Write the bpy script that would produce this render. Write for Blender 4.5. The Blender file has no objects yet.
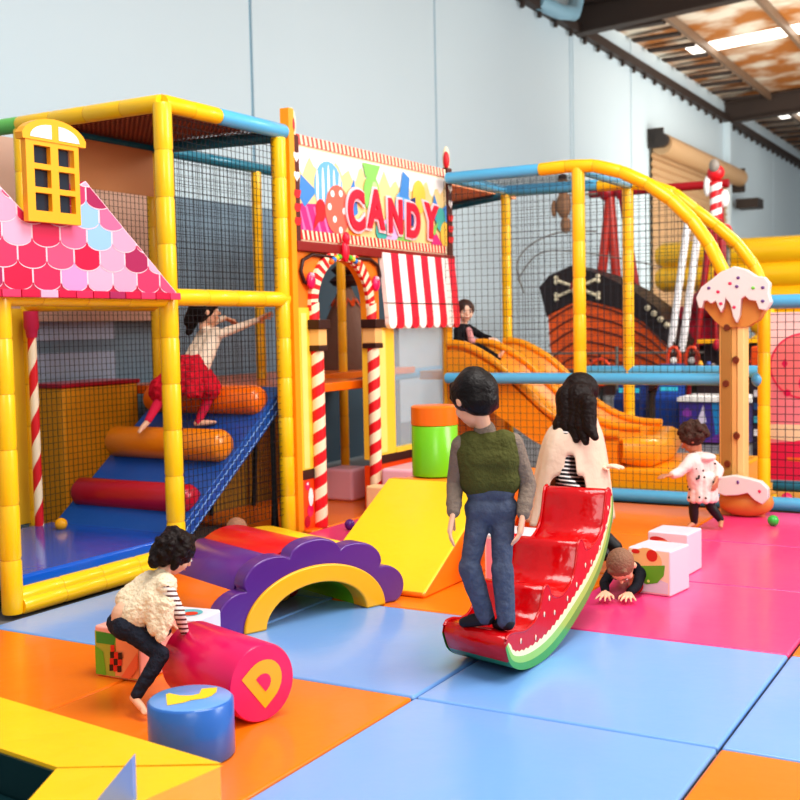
import bpy, bmesh, math, random
from mathutils import Vector as V, Matrix, noise, Quaternion
random.seed(7)
scene = bpy.context.scene
COL = scene.collection
PI = math.pi

# ------------------------------------------------------------------ materials
def lin(c):
    return tuple(((v/255)/12.92 if v/255 <= .04045 else ((v/255+.055)/1.055)**2.4) for v in c)
MATS = {}
def mat(name, rgb, rough=.5, bump=0, bscale=6, spec=.5, emis=0, coat=0, var=0, alpha=1):
    if name in MATS: return MATS[name]
    m = bpy.data.materials.new(name); m.use_nodes = True
    nt = m.node_tree; b = nt.nodes['Principled BSDF']
    c = lin(rgb)+(1,)
    b.inputs['Base Color'].default_value = c
    b.inputs['Roughness'].default_value = rough
    b.inputs['Specular IOR Level'].default_value = spec
    b.inputs['Coat Weight'].default_value = coat
    b.inputs['Coat Roughness'].default_value = .12
    if emis:
        b.inputs['Emission Color'].default_value = c; b.inputs['Emission Strength'].default_value = emis
    tc = nt.nodes.new('ShaderNodeTexCoord')
    if var or bump:
        n = nt.nodes.new('ShaderNodeTexNoise'); n.inputs['Scale'].default_value = bscale; n.inputs['Detail'].default_value = 3
        nt.links.new(tc.outputs['Object'], n.inputs['Vector'])
    if var:
        mx = nt.nodes.new('ShaderNodeMix'); mx.data_type = 'RGBA'
        mx.inputs[6].default_value = tuple(v*(1-var) for v in c[:3])+(1,)
        mx.inputs[7].default_value = tuple(min(1, v*(1+var)) for v in c[:3])+(1,)
        nt.links.new(n.outputs['Fac'], mx.inputs[0]); nt.links.new(mx.outputs[2], b.inputs['Base Color'])
    if bump:
        bp = nt.nodes.new('ShaderNodeBump'); bp.inputs['Strength'].default_value = bump; bp.inputs['Distance'].default_value = .03
        nt.links.new(n.outputs['Fac'], bp.inputs['Height']); nt.links.new(bp.outputs['Normal'], b.inputs['Normal'])
    MATS[name] = m
    return m
def vinyl(name, rgb, rough=.3, bump=.18): return mat(name, rgb, rough, bump, 5, .5, coat=.25)
def stripes(name, a, c2, direction, freq, duty=.5, rough=.7):
    if name in MATS: return MATS[name]
    m = bpy.data.materials.new(name); m.use_nodes = True; nt = m.node_tree; b = nt.nodes['Principled BSDF']
    b.inputs['Roughness'].default_value = rough
    tc = nt.nodes.new('ShaderNodeTexCoord')
    d = nt.nodes.new('ShaderNodeVectorMath'); d.operation = 'DOT_PRODUCT'; d.inputs[1].default_value = direction
    nt.links.new(tc.outputs['Object'], d.inputs[0])
    mu = nt.nodes.new('ShaderNodeMath'); mu.operation = 'MULTIPLY'; mu.inputs[1].default_value = freq
    nt.links.new(d.outputs['Value'], mu.inputs[0])
    fr = nt.nodes.new('ShaderNodeMath'); fr.operation = 'FRACT'; nt.links.new(mu.outputs[0], fr.inputs[0])
    gt = nt.nodes.new('ShaderNodeMath'); gt.operation = 'GREATER_THAN'; gt.inputs[1].default_value = duty
    nt.links.new(fr.outputs[0], gt.inputs[0])
    mx = nt.nodes.new('ShaderNodeMix'); mx.data_type = 'RGBA'
    mx.inputs[6].default_value = lin(a)+(1,); mx.inputs[7].default_value = lin(c2)+(1,)
    nt.links.new(gt.outputs[0], mx.inputs[0]); nt.links.new(mx.outputs[2], b.inputs['Base Color'])
    MATS[name] = m
    return m

YEL = vinyl('yellow_foam', (255, 200, 20)); YSEAM = mat('yellow_seam', (222, 150, 10), .6)
YDK = vinyl('deep_yellow', (248, 178, 20)); ORG = vinyl('orange_vinyl', (246, 118, 14)); ORGD = mat('orange_board', (245, 130, 28), .45)
BLU = vinyl('sky_blue_foam', (92, 180, 222)); BSEAM = mat('blue_seam', (50, 120, 165), .6)
TEAL = vinyl('teal_foam', (24, 118, 142)); TSEAM = mat('teal_seam', (10, 80, 100), .6)
RED = mat('red_vinyl', (196, 4, 14), .16, .5, 7, .5, coat=.1); CRIM = vinyl('crimson_vinyl', (190, 12, 45))
PUR = vinyl('purple_vinyl', (92, 38, 128)); NAVY = vinyl('blue_ramp_vinyl', (22, 88, 170)); LIME = vinyl('lime_vinyl', (118, 200, 22))
MAG = vinyl('magenta_vinyl', (232, 22, 98)); ROYAL = vinyl('royal_blue_vinyl', (50, 110, 190))
PINK = vinyl('pale_pink_vinyl', (246, 190, 205)); WHITE = mat('white_paint', (248, 244, 240), .4)
CREAM = mat('cream_paint', (253, 232, 196), .45); BRN = mat('brown_paint', (92, 34, 22), .5); DBRN = mat('dark_brown_paint', (58, 24, 16), .5)
CRED = mat('candy_red', (224, 30, 40), .4); LETR = mat('letter_red', (232, 22, 60), .35)
NETM = mat('black_netting', (22, 24, 28), .8); BLACK = mat('black_paint', (18, 18, 20), .5)

# ------------------------------------------------------------------ mesh builder
def frame(z):
    z = V(z).normalized(); a = V((0, 0, 1)) if abs(z.z) < .95 else V((1, 0, 0))
    x = a.cross(z).normalized(); y = z.cross(x)
    return x, y, z
class B:
    def __init__(s): s.v = []; s.f = []; s.m = []; s.mats = []
    def mi(s, m):
        if m not in s.mats: s.mats.append(m)
        return s.mats.index(m)
    def add(s, vs, fs, m):
        k = len(s.v); i = s.mi(m)
        s.v += [V(p) for p in vs]; s.f += [tuple(a+k for a in f) for f in fs]; s.m += [i]*len(fs)
        return s
    def hexa(s, p, m):      # 8 corners: bottom loop, top loop
        return s.add(p, [(3, 2, 1, 0), (4, 5, 6, 7), (0, 1, 5, 4), (1, 2, 6, 5), (2, 3, 7, 6), (3, 0, 4, 7)], m)
    def box(s, lo, hi, m):
        x0, y0, z0 = lo; x1, y1, z1 = hi
        return s.hexa([(x0, y0, z0), (x1, y0, z0), (x1, y1, z0), (x0, y1, z0), (x0, y0, z1), (x1, y0, z1), (x1, y1, z1), (x0, y1, z1)], m)
    def bar(s, a, b, t, m):  # thin square bar
        a = V(a); b = V(b); x, y, z = frame(b-a); h = t/2
        c = [x*h+y*h, -x*h+y*h, -x*h-y*h, x*h-y*h]
        return s.add([a+q for q in c]+[b+q for q in c], [(0, 1, 5, 4), (1, 2, 6, 5), (2, 3, 7, 6), (3, 0, 4, 7)], m)
    def tube(s, pts, rad, m, seg=14, cap=True, band=None):
        pts = [V(p) for p in pts]; n = len(pts)
        if not hasattr(rad, '__len__'): rad = [rad]*n
        vs = []; px = None
        for i, p in enumerate(pts):
            t = (pts[min(i+1, n-1)]-pts[max(i-1, 0)]).normalized()
            if px is None: x, y, _ = frame(t)
            else:
                x = (px-t*px.dot(t)).normalized(); y = t.cross(x)
            px = x
            for k in range(seg):
                a = 2*PI*k/seg; vs.append(p+(x*math.cos(a)+y*math.sin(a))*rad[i])
        base = len(s.v); s.v += vs
        mm = s.mi(m); bm_ = s.mi(band) if band else mm
        for i in range(n-1):
            for k in range(seg):
                s.f.append((base+i*seg+k, base+i*seg+(k+1) % seg, base+(i+1)*seg+(k+1) % seg, base+(i+1)*seg+k))
                s.m.append(bm_ if (band and i % 4 == 3) else mm)
        if cap:
            s.f.append(tuple(base+k for k in reversed(range(seg)))); s.m.append(mm)
            s.f.append(tuple(base+(n-1)*seg+k for k in range(seg))); s.m.append(mm)
        return s
    def ell(s, c, r, m, R=None, seg=16, rings=10):
        c = V(c); r = (r, r, r) if not hasattr(r, '__len__') else r
        vs = []; fs = []
        for i in range(1, rings):
            t = PI*i/rings
            for k in range(seg):
                a = 2*PI*k/seg
                p = V((r[0]*math.sin(t)*math.cos(a), r[1]*math.sin(t)*math.sin(a), r[2]*math.cos(t)))
                if R: p = R @ p
                vs.append(c+p)
        top = V((0, 0, r[2])); bot = V((0, 0, -r[2]))
        if R: top = R @ top; bot = R @ bot
        vs += [c+top, c+bot]; T = len(vs)-2
        for k in range(seg):
            fs.append((T, k, (k+1) % seg)); fs.append((T+1, (rings-2)*seg+(k+1) % seg, (rings-2)*seg+k))
        for i in range(rings-2):
            for k in range(seg):
                fs.append((i*seg+k, (i+1)*seg+k, (i+1)*seg+(k+1) % seg, i*seg+(k+1) % seg))
        return s.add(vs, fs, m)
    def cap(s, p0, r0, p1, r1, m, seg=14):   # rounded, tapered limb
        p0 = V(p0); p1 = V(p1); d = p1-p0
        if d.length < 1e-5: return s.ell(p0, max(r0, r1), m)
        x, y, z = frame(d); L = d.length
        pts = []; n = 5
        for i in range(n): a = PI/2*i/n; pts.append((-r0*math.cos(a), r0*math.sin(a)))
        pts.append((0, r0)); pts.append((L*.5, (r0+r1)/2)); pts.append((L, r1))
        for i in range(1, n+1): a = PI/2*i/n; pts.append((L+r1*math.sin(a), r1*math.cos(a)))
        vs = [p0+z*pts[0][0]]
        for h, r in pts[1:-1]:
            for k in range(seg):
                a = 2*PI*k/seg; vs.append(p0+z*h+(x*math.cos(a)+y*math.sin(a))*r)
        vs.append(p0+z*pts[-1][0]); fs = []; R_ = len(pts)-2
        for k in range(seg):
            fs.append((0, 1+(k+1) % seg, 1+k)); fs.append((len(vs)-1, 1+(R_-1)*seg+k, 1+(R_-1)*seg+(k+1) % seg))
        for i in range(R_-1):
            for k in range(seg):
                fs.append((1+i*seg+k, 1+i*seg+(k+1) % seg, 1+(i+1)*seg+(k+1) % seg, 1+(i+1)*seg+k))
        return s.add(vs, fs, m)
    def prism(s, poly, o, u, v, n, t, m, side=None):   # polygon in the u,v frame, thickness t along n
        o = V(o); u = V(u); v = V(v); n = V(n); k = len(poly)
        A = [o+u*a+v*b for a, b in poly]; Bk = [p+n*t for p in A]
        s.add(A+Bk, [tuple(reversed(range(k))), tuple(range(k, 2*k))], m)
        s.add(A+Bk, [(i, (i+1) % k, k+(i+1) % k, k+i) for i in range(k)], side or m)
        return s
    def flat(s, poly, o, u, v, m):
        o = V(o); u = V(u); v = V(v)
        return s.add([o+u*a+v*b for a, b in poly], [tuple(range(len(poly)))], m)
    def build(s, name, parent=None, smooth=False, bevel=0, seg=3, fix=False):
        me = bpy.data.meshes.new(name)
        off = wloc(parent) if parent else None
        if off is None:
            xs = [p.x for p in s.v]; ys = [p.y for p in s.v]; zs = [p.z for p in s.v]
            off = V(((min(xs)+max(xs))/2, (min(ys)+max(ys))/2, min(zs)))
        me.from_pydata([p-off for p in s.v], [], s.f)
        for m in s.mats: me.materials.append(m)
        me.polygons.foreach_set('material_index', s.m)
        bm = bmesh.new(); bm.from_mesh(me)
        if fix: bmesh.ops.remove_doubles(bm, verts=bm.verts, dist=1e-5)
        if fix: bmesh.ops.recalc_face_normals(bm, faces=bm.faces)
        bm.to_mesh(me); bm.free()
        if smooth:
            me.polygons.foreach_set('use_smooth', [True]*len(me.polygons))
        o = bpy.data.objects.new(name, me); COL.objects.link(o)
        if parent: o.parent = parent
        else: o.location = off
        if bevel:
            md = o.modifiers.new('bevel', 'BEVEL'); md.width = bevel; md.segments = seg; md.limit_method = 'ANGLE'; md.angle_limit = math.radians(40)
            me.polygons.foreach_set('use_smooth', [True]*len(me.polygons))
            wn = o.modifiers.new('wn', 'WEIGHTED_NORMAL'); wn.keep_sharp = False
        elif smooth:
            try:
                me.set_sharp_from_angle(angle=math.radians(50))
            except Exception: pass
        return o
def wloc(o):
    p = V(o.location)
    while o.parent: o = o.parent; p = p+V(o.location)
    return p
def tag(o, label, cat, group=None):
    o['label'] = label; o['category'] = cat
    if group: o['group'] = group
    return o
def thing(name, loc, label, cat, group=None):
    o = bpy.data.objects.new(name, None); COL.objects.link(o); o.location = loc; o.empty_display_size = .1
    return tag(o, label, cat, group)
def struct(b, name, parent=None, **k):
    o = b.build(name, parent, **k)
    if parent is None: o['kind'] = 'structure'
    return o

def foam(b, pts, r, m, band, step=.22, seg=16):
    """padded tube with a narrow seam between foam sleeves"""
    P = [V(p) for p in pts]; out = []; rr = []
    total = sum((P[i+1]-P[i]).length for i in range(len(P)-1))
    def at(s_):
        s_ = max(0, min(total, s_))
        for i in range(len(P)-1):
            L = (P[i+1]-P[i]).length
            if s_ <= L or i == len(P)-2: return P[i]+(P[i+1]-P[i])*(s_/L)
            s_ -= L
    n = max(1, round(total/step)); st = total/n; g = .004
    for i in range(n):
        a = i*st; e = a+st
        out += [at(a+g*.5), at(a+g+.012), at(e-g-.012), at(e-g*.5)]; rr += [r*.93, r, r, r*.93]
    b.tube(out, rr, m, seg, True, band)
    return b
def arcpts(c, r, a0, a1, n):
    return [(c[0]+r*math.cos(a0+(a1-a0)*i/n), c[1]+r*math.sin(a0+(a1-a0)*i/n)) for i in range(n+1)]
def circ(c, r, n=20, ry=None, rot=0):
    ry = ry or r; out = []
    for i in range(n):
        a = 2*PI*i/n; x, y = r*math.cos(a), ry*math.sin(a)
        out.append((c[0]+x*math.cos(rot)-y*math.sin(rot), c[1]+x*math.sin(rot)+y*math.cos(rot)))
    return out
def net(b, o, u, v, lu, lv, cell=.045, t=.0028, top=None, m=None):
    o = V(o); u = V(u); v = V(v); m = m or NETM
    n = int(lu/cell)
    for i in range(n+1):
        a = lu*i/n; h = top(a) if top else lv
        if h > .05: b.bar(o+u*a, o+u*a+v*h, t, m)
    k = int(lv/cell)
    for j in range(k+1):
        h = lv*j/k; e = lu
        if top:
            e = 0
            for i in range(200):
                if top(lu*(i+1)/200) >= h: e = lu*(i+1)/200
            if e < .05: continue
        b.bar(o+v*h, o+u*e+v*h, t, m)
    return b
def bake(o):
    dg = bpy.context.evaluated_depsgraph_get(); dg.update()
    me = bpy.data.meshes.new_from_object(o.evaluated_get(dg)); old = o.data
    o.modifiers.clear(); o.data = me; bpy.data.meshes.remove(old)
def blob(name, b, parent, voxel=.008, smooth=4, disp=0, dscale=20, cutz=None):
    """fuse overlapping closed shapes into one continuous skin"""
    o = b.build(name, parent, smooth=False)
    r = o.modifiers.new('r', 'REMESH'); r.mode = 'VOXEL'; r.voxel_size = voxel; r.use_smooth_shade = True
    if smooth:
        s = o.modifiers.new('s', 'SMOOTH'); s.iterations = smooth; s.factor = .5
    bake(o); me = o.data
    if disp:
        off = wloc(o)
        nn = [(v.co.copy(), v.normal.copy()) for v in me.vertices]
        for v, (c, n) in zip(me.vertices, nn):
            q = (c+off)*dscale
            v.co = c+n*disp*(noise.noise(q)+.5*noise.noise(q*2.3))
    if len(me.materials) == 0: me.materials.append(b.mats[0])
    me.polygons.foreach_set('use_smooth', [True]*len(me.polygons))
    return o

# ================================================================== SETTING
XW = -9.0
b = B(); b.box((-9.3, -6, -.12), (7, 60, -.03), mat('concrete_floor', (120, 118, 118), .5, .05)); struct(b, 'floor')
WALLM = mat('wall_panel_paint', (210, 226, 233), .55, var=.03, bscale=.35)
b = B()
seams = [-6, -1.5, 3.2, 7.5, 12.0, 17.1, 23.3, 27.4, 37.6, 44, 52, 60]
for y0, y1 in zip(seams, seams[1:]): b.box((XW-.2, y0+.03, -.03), (XW, y1-.03, 8.8), WALLM)
b.box((XW-.22, -6, -.03), (XW-.03, 60, 8.8), mat('wall_joint', (120, 165, 185), .6)); struct(b, 'wall_left')
b = B(); b.box((-9.2, 60, -.03), (8, 60.2, 9.5), mat('far_wall_paint', (190, 212, 225), .6)); struct(b, 'wall_far')
# roof: insulation sheet, skylight strips, purlins, rafters
def rz(x): return 8.45+.06*(x-XW)
FOIL = mat('roof_insulation', (226, 176, 110), .6, .3, .9, var=.35)
for n_ in FOIL.node_tree.nodes:
    if n_.type == 'MIX': n_.inputs[6].default_value = lin((176, 112, 52))+(1,); n_.inputs[7].default_value = lin((226, 214, 196))+(1,); n_.clamp_factor = True; mixn = n_
    if n_.type == 'TEX_NOISE': noin = n_
mr = FOIL.node_tree.nodes.new('ShaderNodeMapRange'); mr.inputs[1].default_value = .42; mr.inputs[2].default_value = .62
FOIL.node_tree.links.new(noin.outputs['Fac'], mr.inputs[0]); FOIL.node_tree.links.new(mr.outputs[0], mixn.inputs[0])
STEEL = mat('roof_steel', (66, 54, 48), .6); PURL = mat('purlin_steel', (128, 104, 84), .5)
b = B(); sky = []
ys = [8, 18, 19, 29.2, 30.2, 40.5, 41.5, 60]
for i in range(len(ys)-1):
    y0, y1 = ys[i], ys[i+1]
    if i % 2 == 1: sky.append((y0, y1)); x0, x1 = -9.2, -8.2
    else: x0, x1 = -9.2, 8
    b.hexa([(x0, y0, rz(x0)), (x1, y0, rz(x1)), (x1, y1, rz(x1)), (x0, y1, rz(x0)), (x0, y0, rz(x0)+.06), (x1, y0, rz(x1)+.06), (x1, y1, rz(x1)+.06), (x0, y1, rz(x0)+.06)], FOIL)
struct(b, 'ceiling')
SKYL = mat('skylight_sheet', (255, 252, 244), .5, emis=2.2)
for k, (y0, y1) in enumerate(sky):
    b = B(); b.hexa([(-8.2, y0, rz(-8.2)), (8, y0, rz(8)), (8, y1, rz(8)), (-8.2, y1, rz(-8.2)), (-8.2, y0, rz(-8.2)+.04), (8, y0, rz(8)+.04), (8, y1, rz(8)+.04), (-8.2, y1, rz(-8.2)+.04)], SKYL)
    struct(b, 'window_%d' % (k+1))
k = 1
for y in (23.6, 36.75, 49.9):
    b = B(); w = .16
    def rb(x): return 7.72+.06*(x-XW)
    for (dz0, dz1, ww) in ((0, .05, .16), (.05, .6, .05), (.6, .66, .16)):
        b.hexa([(XW, y-ww, rb(XW)+dz0), (8, y-ww, rb(8)+dz0), (8, y+ww, rb(8)+dz0), (XW, y+ww, rb(XW)+dz0), (XW, y-ww, rb(XW)+dz1), (8, y-ww, rb(8)+dz1), (8, y+ww, rb(8)+dz1), (XW, y+ww, rb(XW)+dz1)], STEEL)
    struct(b, 'trim_%d' % k); k += 1
for x in (-7.6, -5.6, -3.6, -1.6, .4):
    b = B(); b.box((x-.05, 9, rz(x)-.22), (x+.05, 60, rz(x)-.02), PURL); struct(b, 'trim_%d' % k); k += 1
b = B(); b.box((-9, 9, 7.75), (-8.82, 60, 7.95), STEEL)
for i in range(60): b.box((-8.95, 9.5+.85*i, 7.62), (-8.88, 9.58+.85*i, 7.8), STEEL)
for i in range(40): b.box((-8.85, 9.5+1.25*i, 8.3), (-7.7, 9.75+1.25*i, 8.36), STEEL)
struct(b, 'trim_%d' % k); k += 1
for y in (23.55, 36.7, 49.8):
    b = B(); b.box((-9, y-.12, -.03), (-8.8, y+.12, 7.75) if y > 24 else (-8.97, y+.12, 7.75), WALLM if y < 24 else WALLM); struct(b, 'trim_%d' % k); k += 1
b = B(); b.tube([(-8.9, 21.3, 7.9), (-8.75, 22.1, 7.86), (-8.72, 22.8, 7.98), (-8.72, 23.0, 8.3)], .16, mat('downpipe_blue', (150, 190, 208), .4), 12); struct(b, 'trim_%d' % k, smooth=True); k += 1
# roller door on the wall
b = B(); rd = mat('roller_door_steel', (196, 160, 120), .45)
y0, y1 = 28.8, 37.2
prof = []
for i in range(60): prof.append((XW+.06+.05*(i % 2), -.03+i*.1))
for i in range(59):
    b.add([(prof[i][0], y0, prof[i][1]), (prof[i][0], y1, prof[i][1]), (prof[i+1][0], y1, prof[i+1][1]), (prof[i+1][0], y0, prof[i+1][1])], [(0, 1, 2, 3)], rd)
dr = b.build('door_1'); dr['kind'] = 'structure'
b = B(); b.tube([(XW+.34, y0, 6.05), (XW+.34, y1, 6.05)], .27, rd, 20); b.build('door_roll', dr, smooth=True)
b = B(); dk = mat('bracket_steel', (58, 50, 46), .5)
b.box((XW, y0-.1, 5.95), (XW+.4, y0, 6.45), dk); b.box((XW, y1, 5.6), (XW+.5, y1+.1, 6.35), dk); b.tube([(XW+.4, y0-.25, 6.12), (XW+.4, y0-.05, 6.12)], .17, dk); b.box((XW+.2, y1+.1, 5.1), (XW+.9, y1+.9, 5.4), dk)
b.build('bracket', dr)

# ================================================================== FLOOR MATS
MB = vinyl('mat_blue', (124, 170, 228), .28, .12); MO = vinyl('mat_orange', (242, 126, 20), .28, .12); MP = vinyl('mat_pink', (240, 70, 132), .28, .12)
xs = [-4.72, -3.455, -2.215, -.985, .26, 1.5]; yy = [1.4, 2.675, 3.925, 5.18, 6.42, 7.7, 9.06]
grid = [['o', 'o', 'b', 'b', 'o'], ['o', 'o', 'b', 'o', 'b'], ['b', 'b', 'b', 'b', 'o'], ['b', 'o', 'p', 'o', 'p'], ['p', 'o', 'p', 'p', 'o'], ['o', 'o', 'p', 'p', 'b']]
CN = {'o': ('orange', MO), 'b': ('blue', MB), 'p': ('pink', MP)}
LB = {(2, 2): 'large blue vinyl floor mat directly under the watermelon rocker', (1, 2): 'blue vinyl floor mat in the near foreground, closest to the viewer', (2, 1): 'blue vinyl floor mat in front of the purple scalloped tunnel opening',
 (2, 0): 'blue vinyl floor mat by the raised blue platform, left of the girl', (2, 3): 'blue vinyl floor mat at the right edge next to the pink ones', (1, 3): 'orange vinyl floor mat in the bottom right corner',
 (1, 1): 'orange vinyl floor mat under the magenta cylinder marked D', (1, 0): 'orange vinyl floor mat at the left edge behind the yellow frame', (3, 2): 'pink vinyl floor mat carrying the two printed cubes and crawling boy',
 (4, 2): 'pink vinyl floor mat just behind the two printed cubes', (5, 2): 'pink vinyl floor mat beside the wafer post and green ball', (3, 3): 'orange vinyl floor mat barely showing at the right edge beside pink',
 (4, 3): 'pink vinyl floor mat right of the far one behind the cubes', (5, 3): 'pink vinyl floor mat beside the blue tube at the far right', (3, 1): 'orange vinyl floor mat between yellow wedge and watermelon rocker',
 (4, 1): 'orange vinyl floor mat around the kneeling woman in the shawl', (5, 1): 'orange vinyl floor mat in front of the yellow slide base', (3, 0): 'blue vinyl floor mat behind the purple scalloped tunnel',
 (4, 0): 'pink vinyl floor mat before the candy cane archway', (5, 0): 'orange vinyl floor mat behind the yellow wedge by the candy house'}
for r in range(6):
    for c in range(5):
        if c == 4 or (r == 0 and c != 2): continue
        nm, m = CN[grid[r][c]]; g = .006
        b = B(); b.box((xs[c]+g, yy[r]+g, -.03), (xs[c+1]-g, yy[r+1]-g, 0), m)
        o = b.build('floor_mat', bevel=.012, seg=2)
        tag(o, LB.get((r, c), 'blue vinyl floor mat nearest the viewer under the yellow frame'), 'mat', 'vinyl floor mats')
b = B(); b.box((-6.9, 6.9, -.03), (-4.735, 9.6, 0), MO); tag(b.build('floor_mat', bevel=.012), 'orange vinyl floor mat inside the candy cane archway', 'mat', 'vinyl floor mats')
b = B(); b.box((-4.71, 9.25, -.03), (-.5, 10.7, 0), YDK); tag(b.build('floor_mat', bevel=.012), 'deep yellow vinyl mat inside the netted slide enclosure', 'mat')

# ================================================================== LEFT TOWER
XF, XB = -4.83, -6.1
t = thing('climbing_tower', (XF, 5.5, 0), 'tall yellow foam padded climbing frame with black safety netting on the left', 'play frame')
R = .055
def post(x, y, z0, z1, m=YEL, band=YSEAM, r=R, parent=None, name='post', step=.3):
    b = B(); foam(b, [(x, y, z0), (x, y, z1)], r, m, band, step); return b.build(name, parent, smooth=True)
def rail(p, q, m=YEL, band=YSEAM, r=R, parent=None, name='rail', step=.3):
    b = B(); foam(b, [p, q], r, m, band, step); return b.build(name, parent, smooth=True)
post(XF, 4.17, 0, 1.78, parent=t, r=.058); post(XF, 5.5, 0.0, 2.93, parent=t, r=.06); post(XF, 6.73, 0, 2.88, parent=t)
for y in (5.5, 6.8, 8.15): post(XB, y, 0 if y > 5.6 else 0, 2.9, parent=t, r=.045)
post(XB, 9.5, 0, 2.2, YDK, YSEAM, .045, t)
rail((XF, 4.1, 1.71), (XF, 5.45, 1.71), parent=t); rail((XF, 5.55, 1.72), (XF, 6.77, 1.72), parent=t)
rail((XB, 5.5, 1.71), (XB, 6.8, 1.71), parent=t, r=.045); rail((XF, 5.5, 1.7), (XB, 5.5, 1.7), parent=t, r=.045); rail((XF, 4.17, 1.66), (XB, 4.17, 1.66), parent=t, r=.045)
rail((XF, 5.5, 2.93), (XF, 6.05, 2.93), parent=t); rail((XF, 6.05, 2.93), (XF, 6.8, 2.93), BLU, BSEAM, parent=t, step=1)
rail((XF, 5.5, 2.93), (XB, 5.5, 2.93), parent=t)
rail((XB, 5.5, 2.93), (-7.3, 5.5, 2.93), vinyl('green_foam', (110, 190, 90)), mat('green_seam', (70, 140, 60)), parent=t, step=1)
rail((XB, 5.55, 2.93), (XB, 9.4, 2.93), TEAL, TSEAM, .045, t, step=1); rail((XF, 6.8, 2.9), (XB, 6.8, 2.93), TEAL, TSEAM, .045, t, step=1)
rail((XB, 8.15, .94), (XB, 11.6, 1.0), BLU, BSEAM, .055, t, step=1)
b = B(); foam(b, [(XF, 4.2, .085), (XF, 5.72, .085)], .05, YEL, YSEAM, .3); b.build('bottom_rail', t, smooth=True)
b = B(); foam(b, [(XF, 4.2, .02+.03), (XF, 5.72, .05)], .05, YEL, YSEAM, .3)
for v_ in b.v: v_.z -= .012; v_.x += .02
b.build('bottom_rail', t, smooth=True)
b = B(); net(b, (XF, 5.55, .15), (0, 1, 0), (0, 0, 1), 1.22, 1.5); net(b, (XF, 5.55, 1.76), (0, 1, 0), (0, 0, 1), 1.22, 1.14); b.build('front_net', t)
b = B(); net(b, (XB, 5.55, .1), (0, 1, 0), (0, 0, 1), 2.6, 2.8); b.build('back_net', t)
b = B(); net(b, (XB, 5.5, 2.95), (1, 0, 0), (0, 1, 0), 1.27, 1.3, cell=.045, t=.005, m=mat('brown_roof_net', (120, 62, 40), .8)); b.build('roof_net', t)
b = B(); b.box((XB-.01, 5.5, 2.975), (XF, 6.8, 2.985), mat('brown_roof_cloth', (250, 170, 120), .8)); b.build('roof_cloth', t)
TAN = mat('tan_canvas', (214, 150, 96), .6, .1)
b = B(); b.box((XB+.05, 5.55, 2.55), (XB+.06, 6.75, 2.9), TAN); b.build('canvas_strip', t)
b = B(); b.box((-6.9, 5.9, 1.6), (-6.87, 7.95, 3.0), mat('tan_backdrop', (206, 170, 150), .7)); b.build('canvas_backdrop', t)
# slate sheet added behind the frame, coloured as the shaded wall beyond
SL = mat('slate_panel', (132, 158, 176), .7); SLL = mat('slate_panel_light', (186, 204, 228), .7); SLD = mat('slate_dark', (62, 84, 98), .6)
t2 = thing('backdrop_panel', (-7.0, 9, 0), 'long slate grey vinyl wall seen behind the black netting of the climbing frame', 'panel')
b = B(); b.box((-7.05, 4.0, 0), (-7.0, 9.9, 2.75), SL); b.box((-7.05, 9.9, 0), (-7.0, 12.2, 2.75), SLD); b.build('panel_sheet', t2)
b = B()
for z0, z1 in ((1.45, 1.68), (1.1, 1.35)): b.box((-7.0, 6.35, z0), (-6.985, 7.25, z1), SLL)
b.build('light_strip', t2)
# yellow back panel + cane column in house bay
b = B(); b.box((XB-.05, 4.1, .2), (XB, 5.5, 1.68), mat('mustard_panel', (214, 170, 36), .5)); b.build('side_panel', t)
b = B(); b.box((-6.0, 6.95, 0), (-5.96, 8.75, .98), mat('ochre_panel', (170, 128, 34), .6, .15)); net(b, (-5.93, 6.95, .02), (0, 1, 0), (0, 0, 1), 1.8, .96, cell=.05); b.build('under_deck_panel', t)
for y in (7.15, 7.72): b = B(); b.tube([(-5.9, y, 0), (-5.88, y+.02, .5), (-5.9, y, .98)], .02, BLACK, 8); b.build('strap', t, smooth=True)
b = B(); b.tube([(-4.96, 6.74, .02), (-4.95, 6.73, .3), (-4.96, 6.74, .95)], [.03, .02, .02], BLACK, 8); b.build('strap', t, smooth=True)
b = B(); b.box((-6.75, 6.95, 1.0), (-4.95, 8.2, 1.07), ORG); b.box((-6.95, 8.2, 1.0), (-6.0, 10.8, 1.07), ORG); b.build('deck', t, bevel=.01)

def candystripe(b, x, y, z0, z1, r, n, m1=CRED, m2=CREAM, seg=20, tw=None):
    """round column wrapped in a helical two colour stripe"""
    per = (z1-z0)/n; sub = 4; rows = (n+1)*sub*2; dz = per/(2*sub)
    a1, a2 = b.mi(m1), b.mi(m2)
    for i in range(rows):
        k = len(b.v); mm = a1 if (i//sub) % 2 == 0 else a2; used = False
        for j in range(seg+1):
            a = 2*PI*j/seg; zz = z0-per+i*dz+per*j/seg
            for q in (zz, zz+dz): b.v.append(V((x+r*math.cos(a), y+r*math.sin(a), min(z1, max(z0, q)))))
        for j in range(seg):
            p = k+2*j
            if (b.v[p+1]-b.v[p]).length+(b.v[p+3]-b.v[p+2]).length < 1e-5: continue
            b.f.append((p, p+2, p+3, p+1)); b.m.append(mm)
    k = len(b.v)
    for j in range(seg): a = 2*PI*j/seg; b.v.append(V((x+r*math.cos(a), y+r*math.sin(a), z1)))
    b.f.append(tuple(range(k, k+seg))); b.m.append(a1)
    return b
b = B(); candystripe(b, -6.0, 5.44, .19, 1.48, .03, 4); b.tube([(-6.0, 5.44, 1.48), (-6.0, 5.44, 1.53), (-6.0, 5.44, 1.55), (-6.0, 5.44, 1.66)], [.035, .042, .052, .05], mat('magenta_cap', (200, 40, 80), .4)); b.build('candy_cane_column', t, smooth=True)
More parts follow.
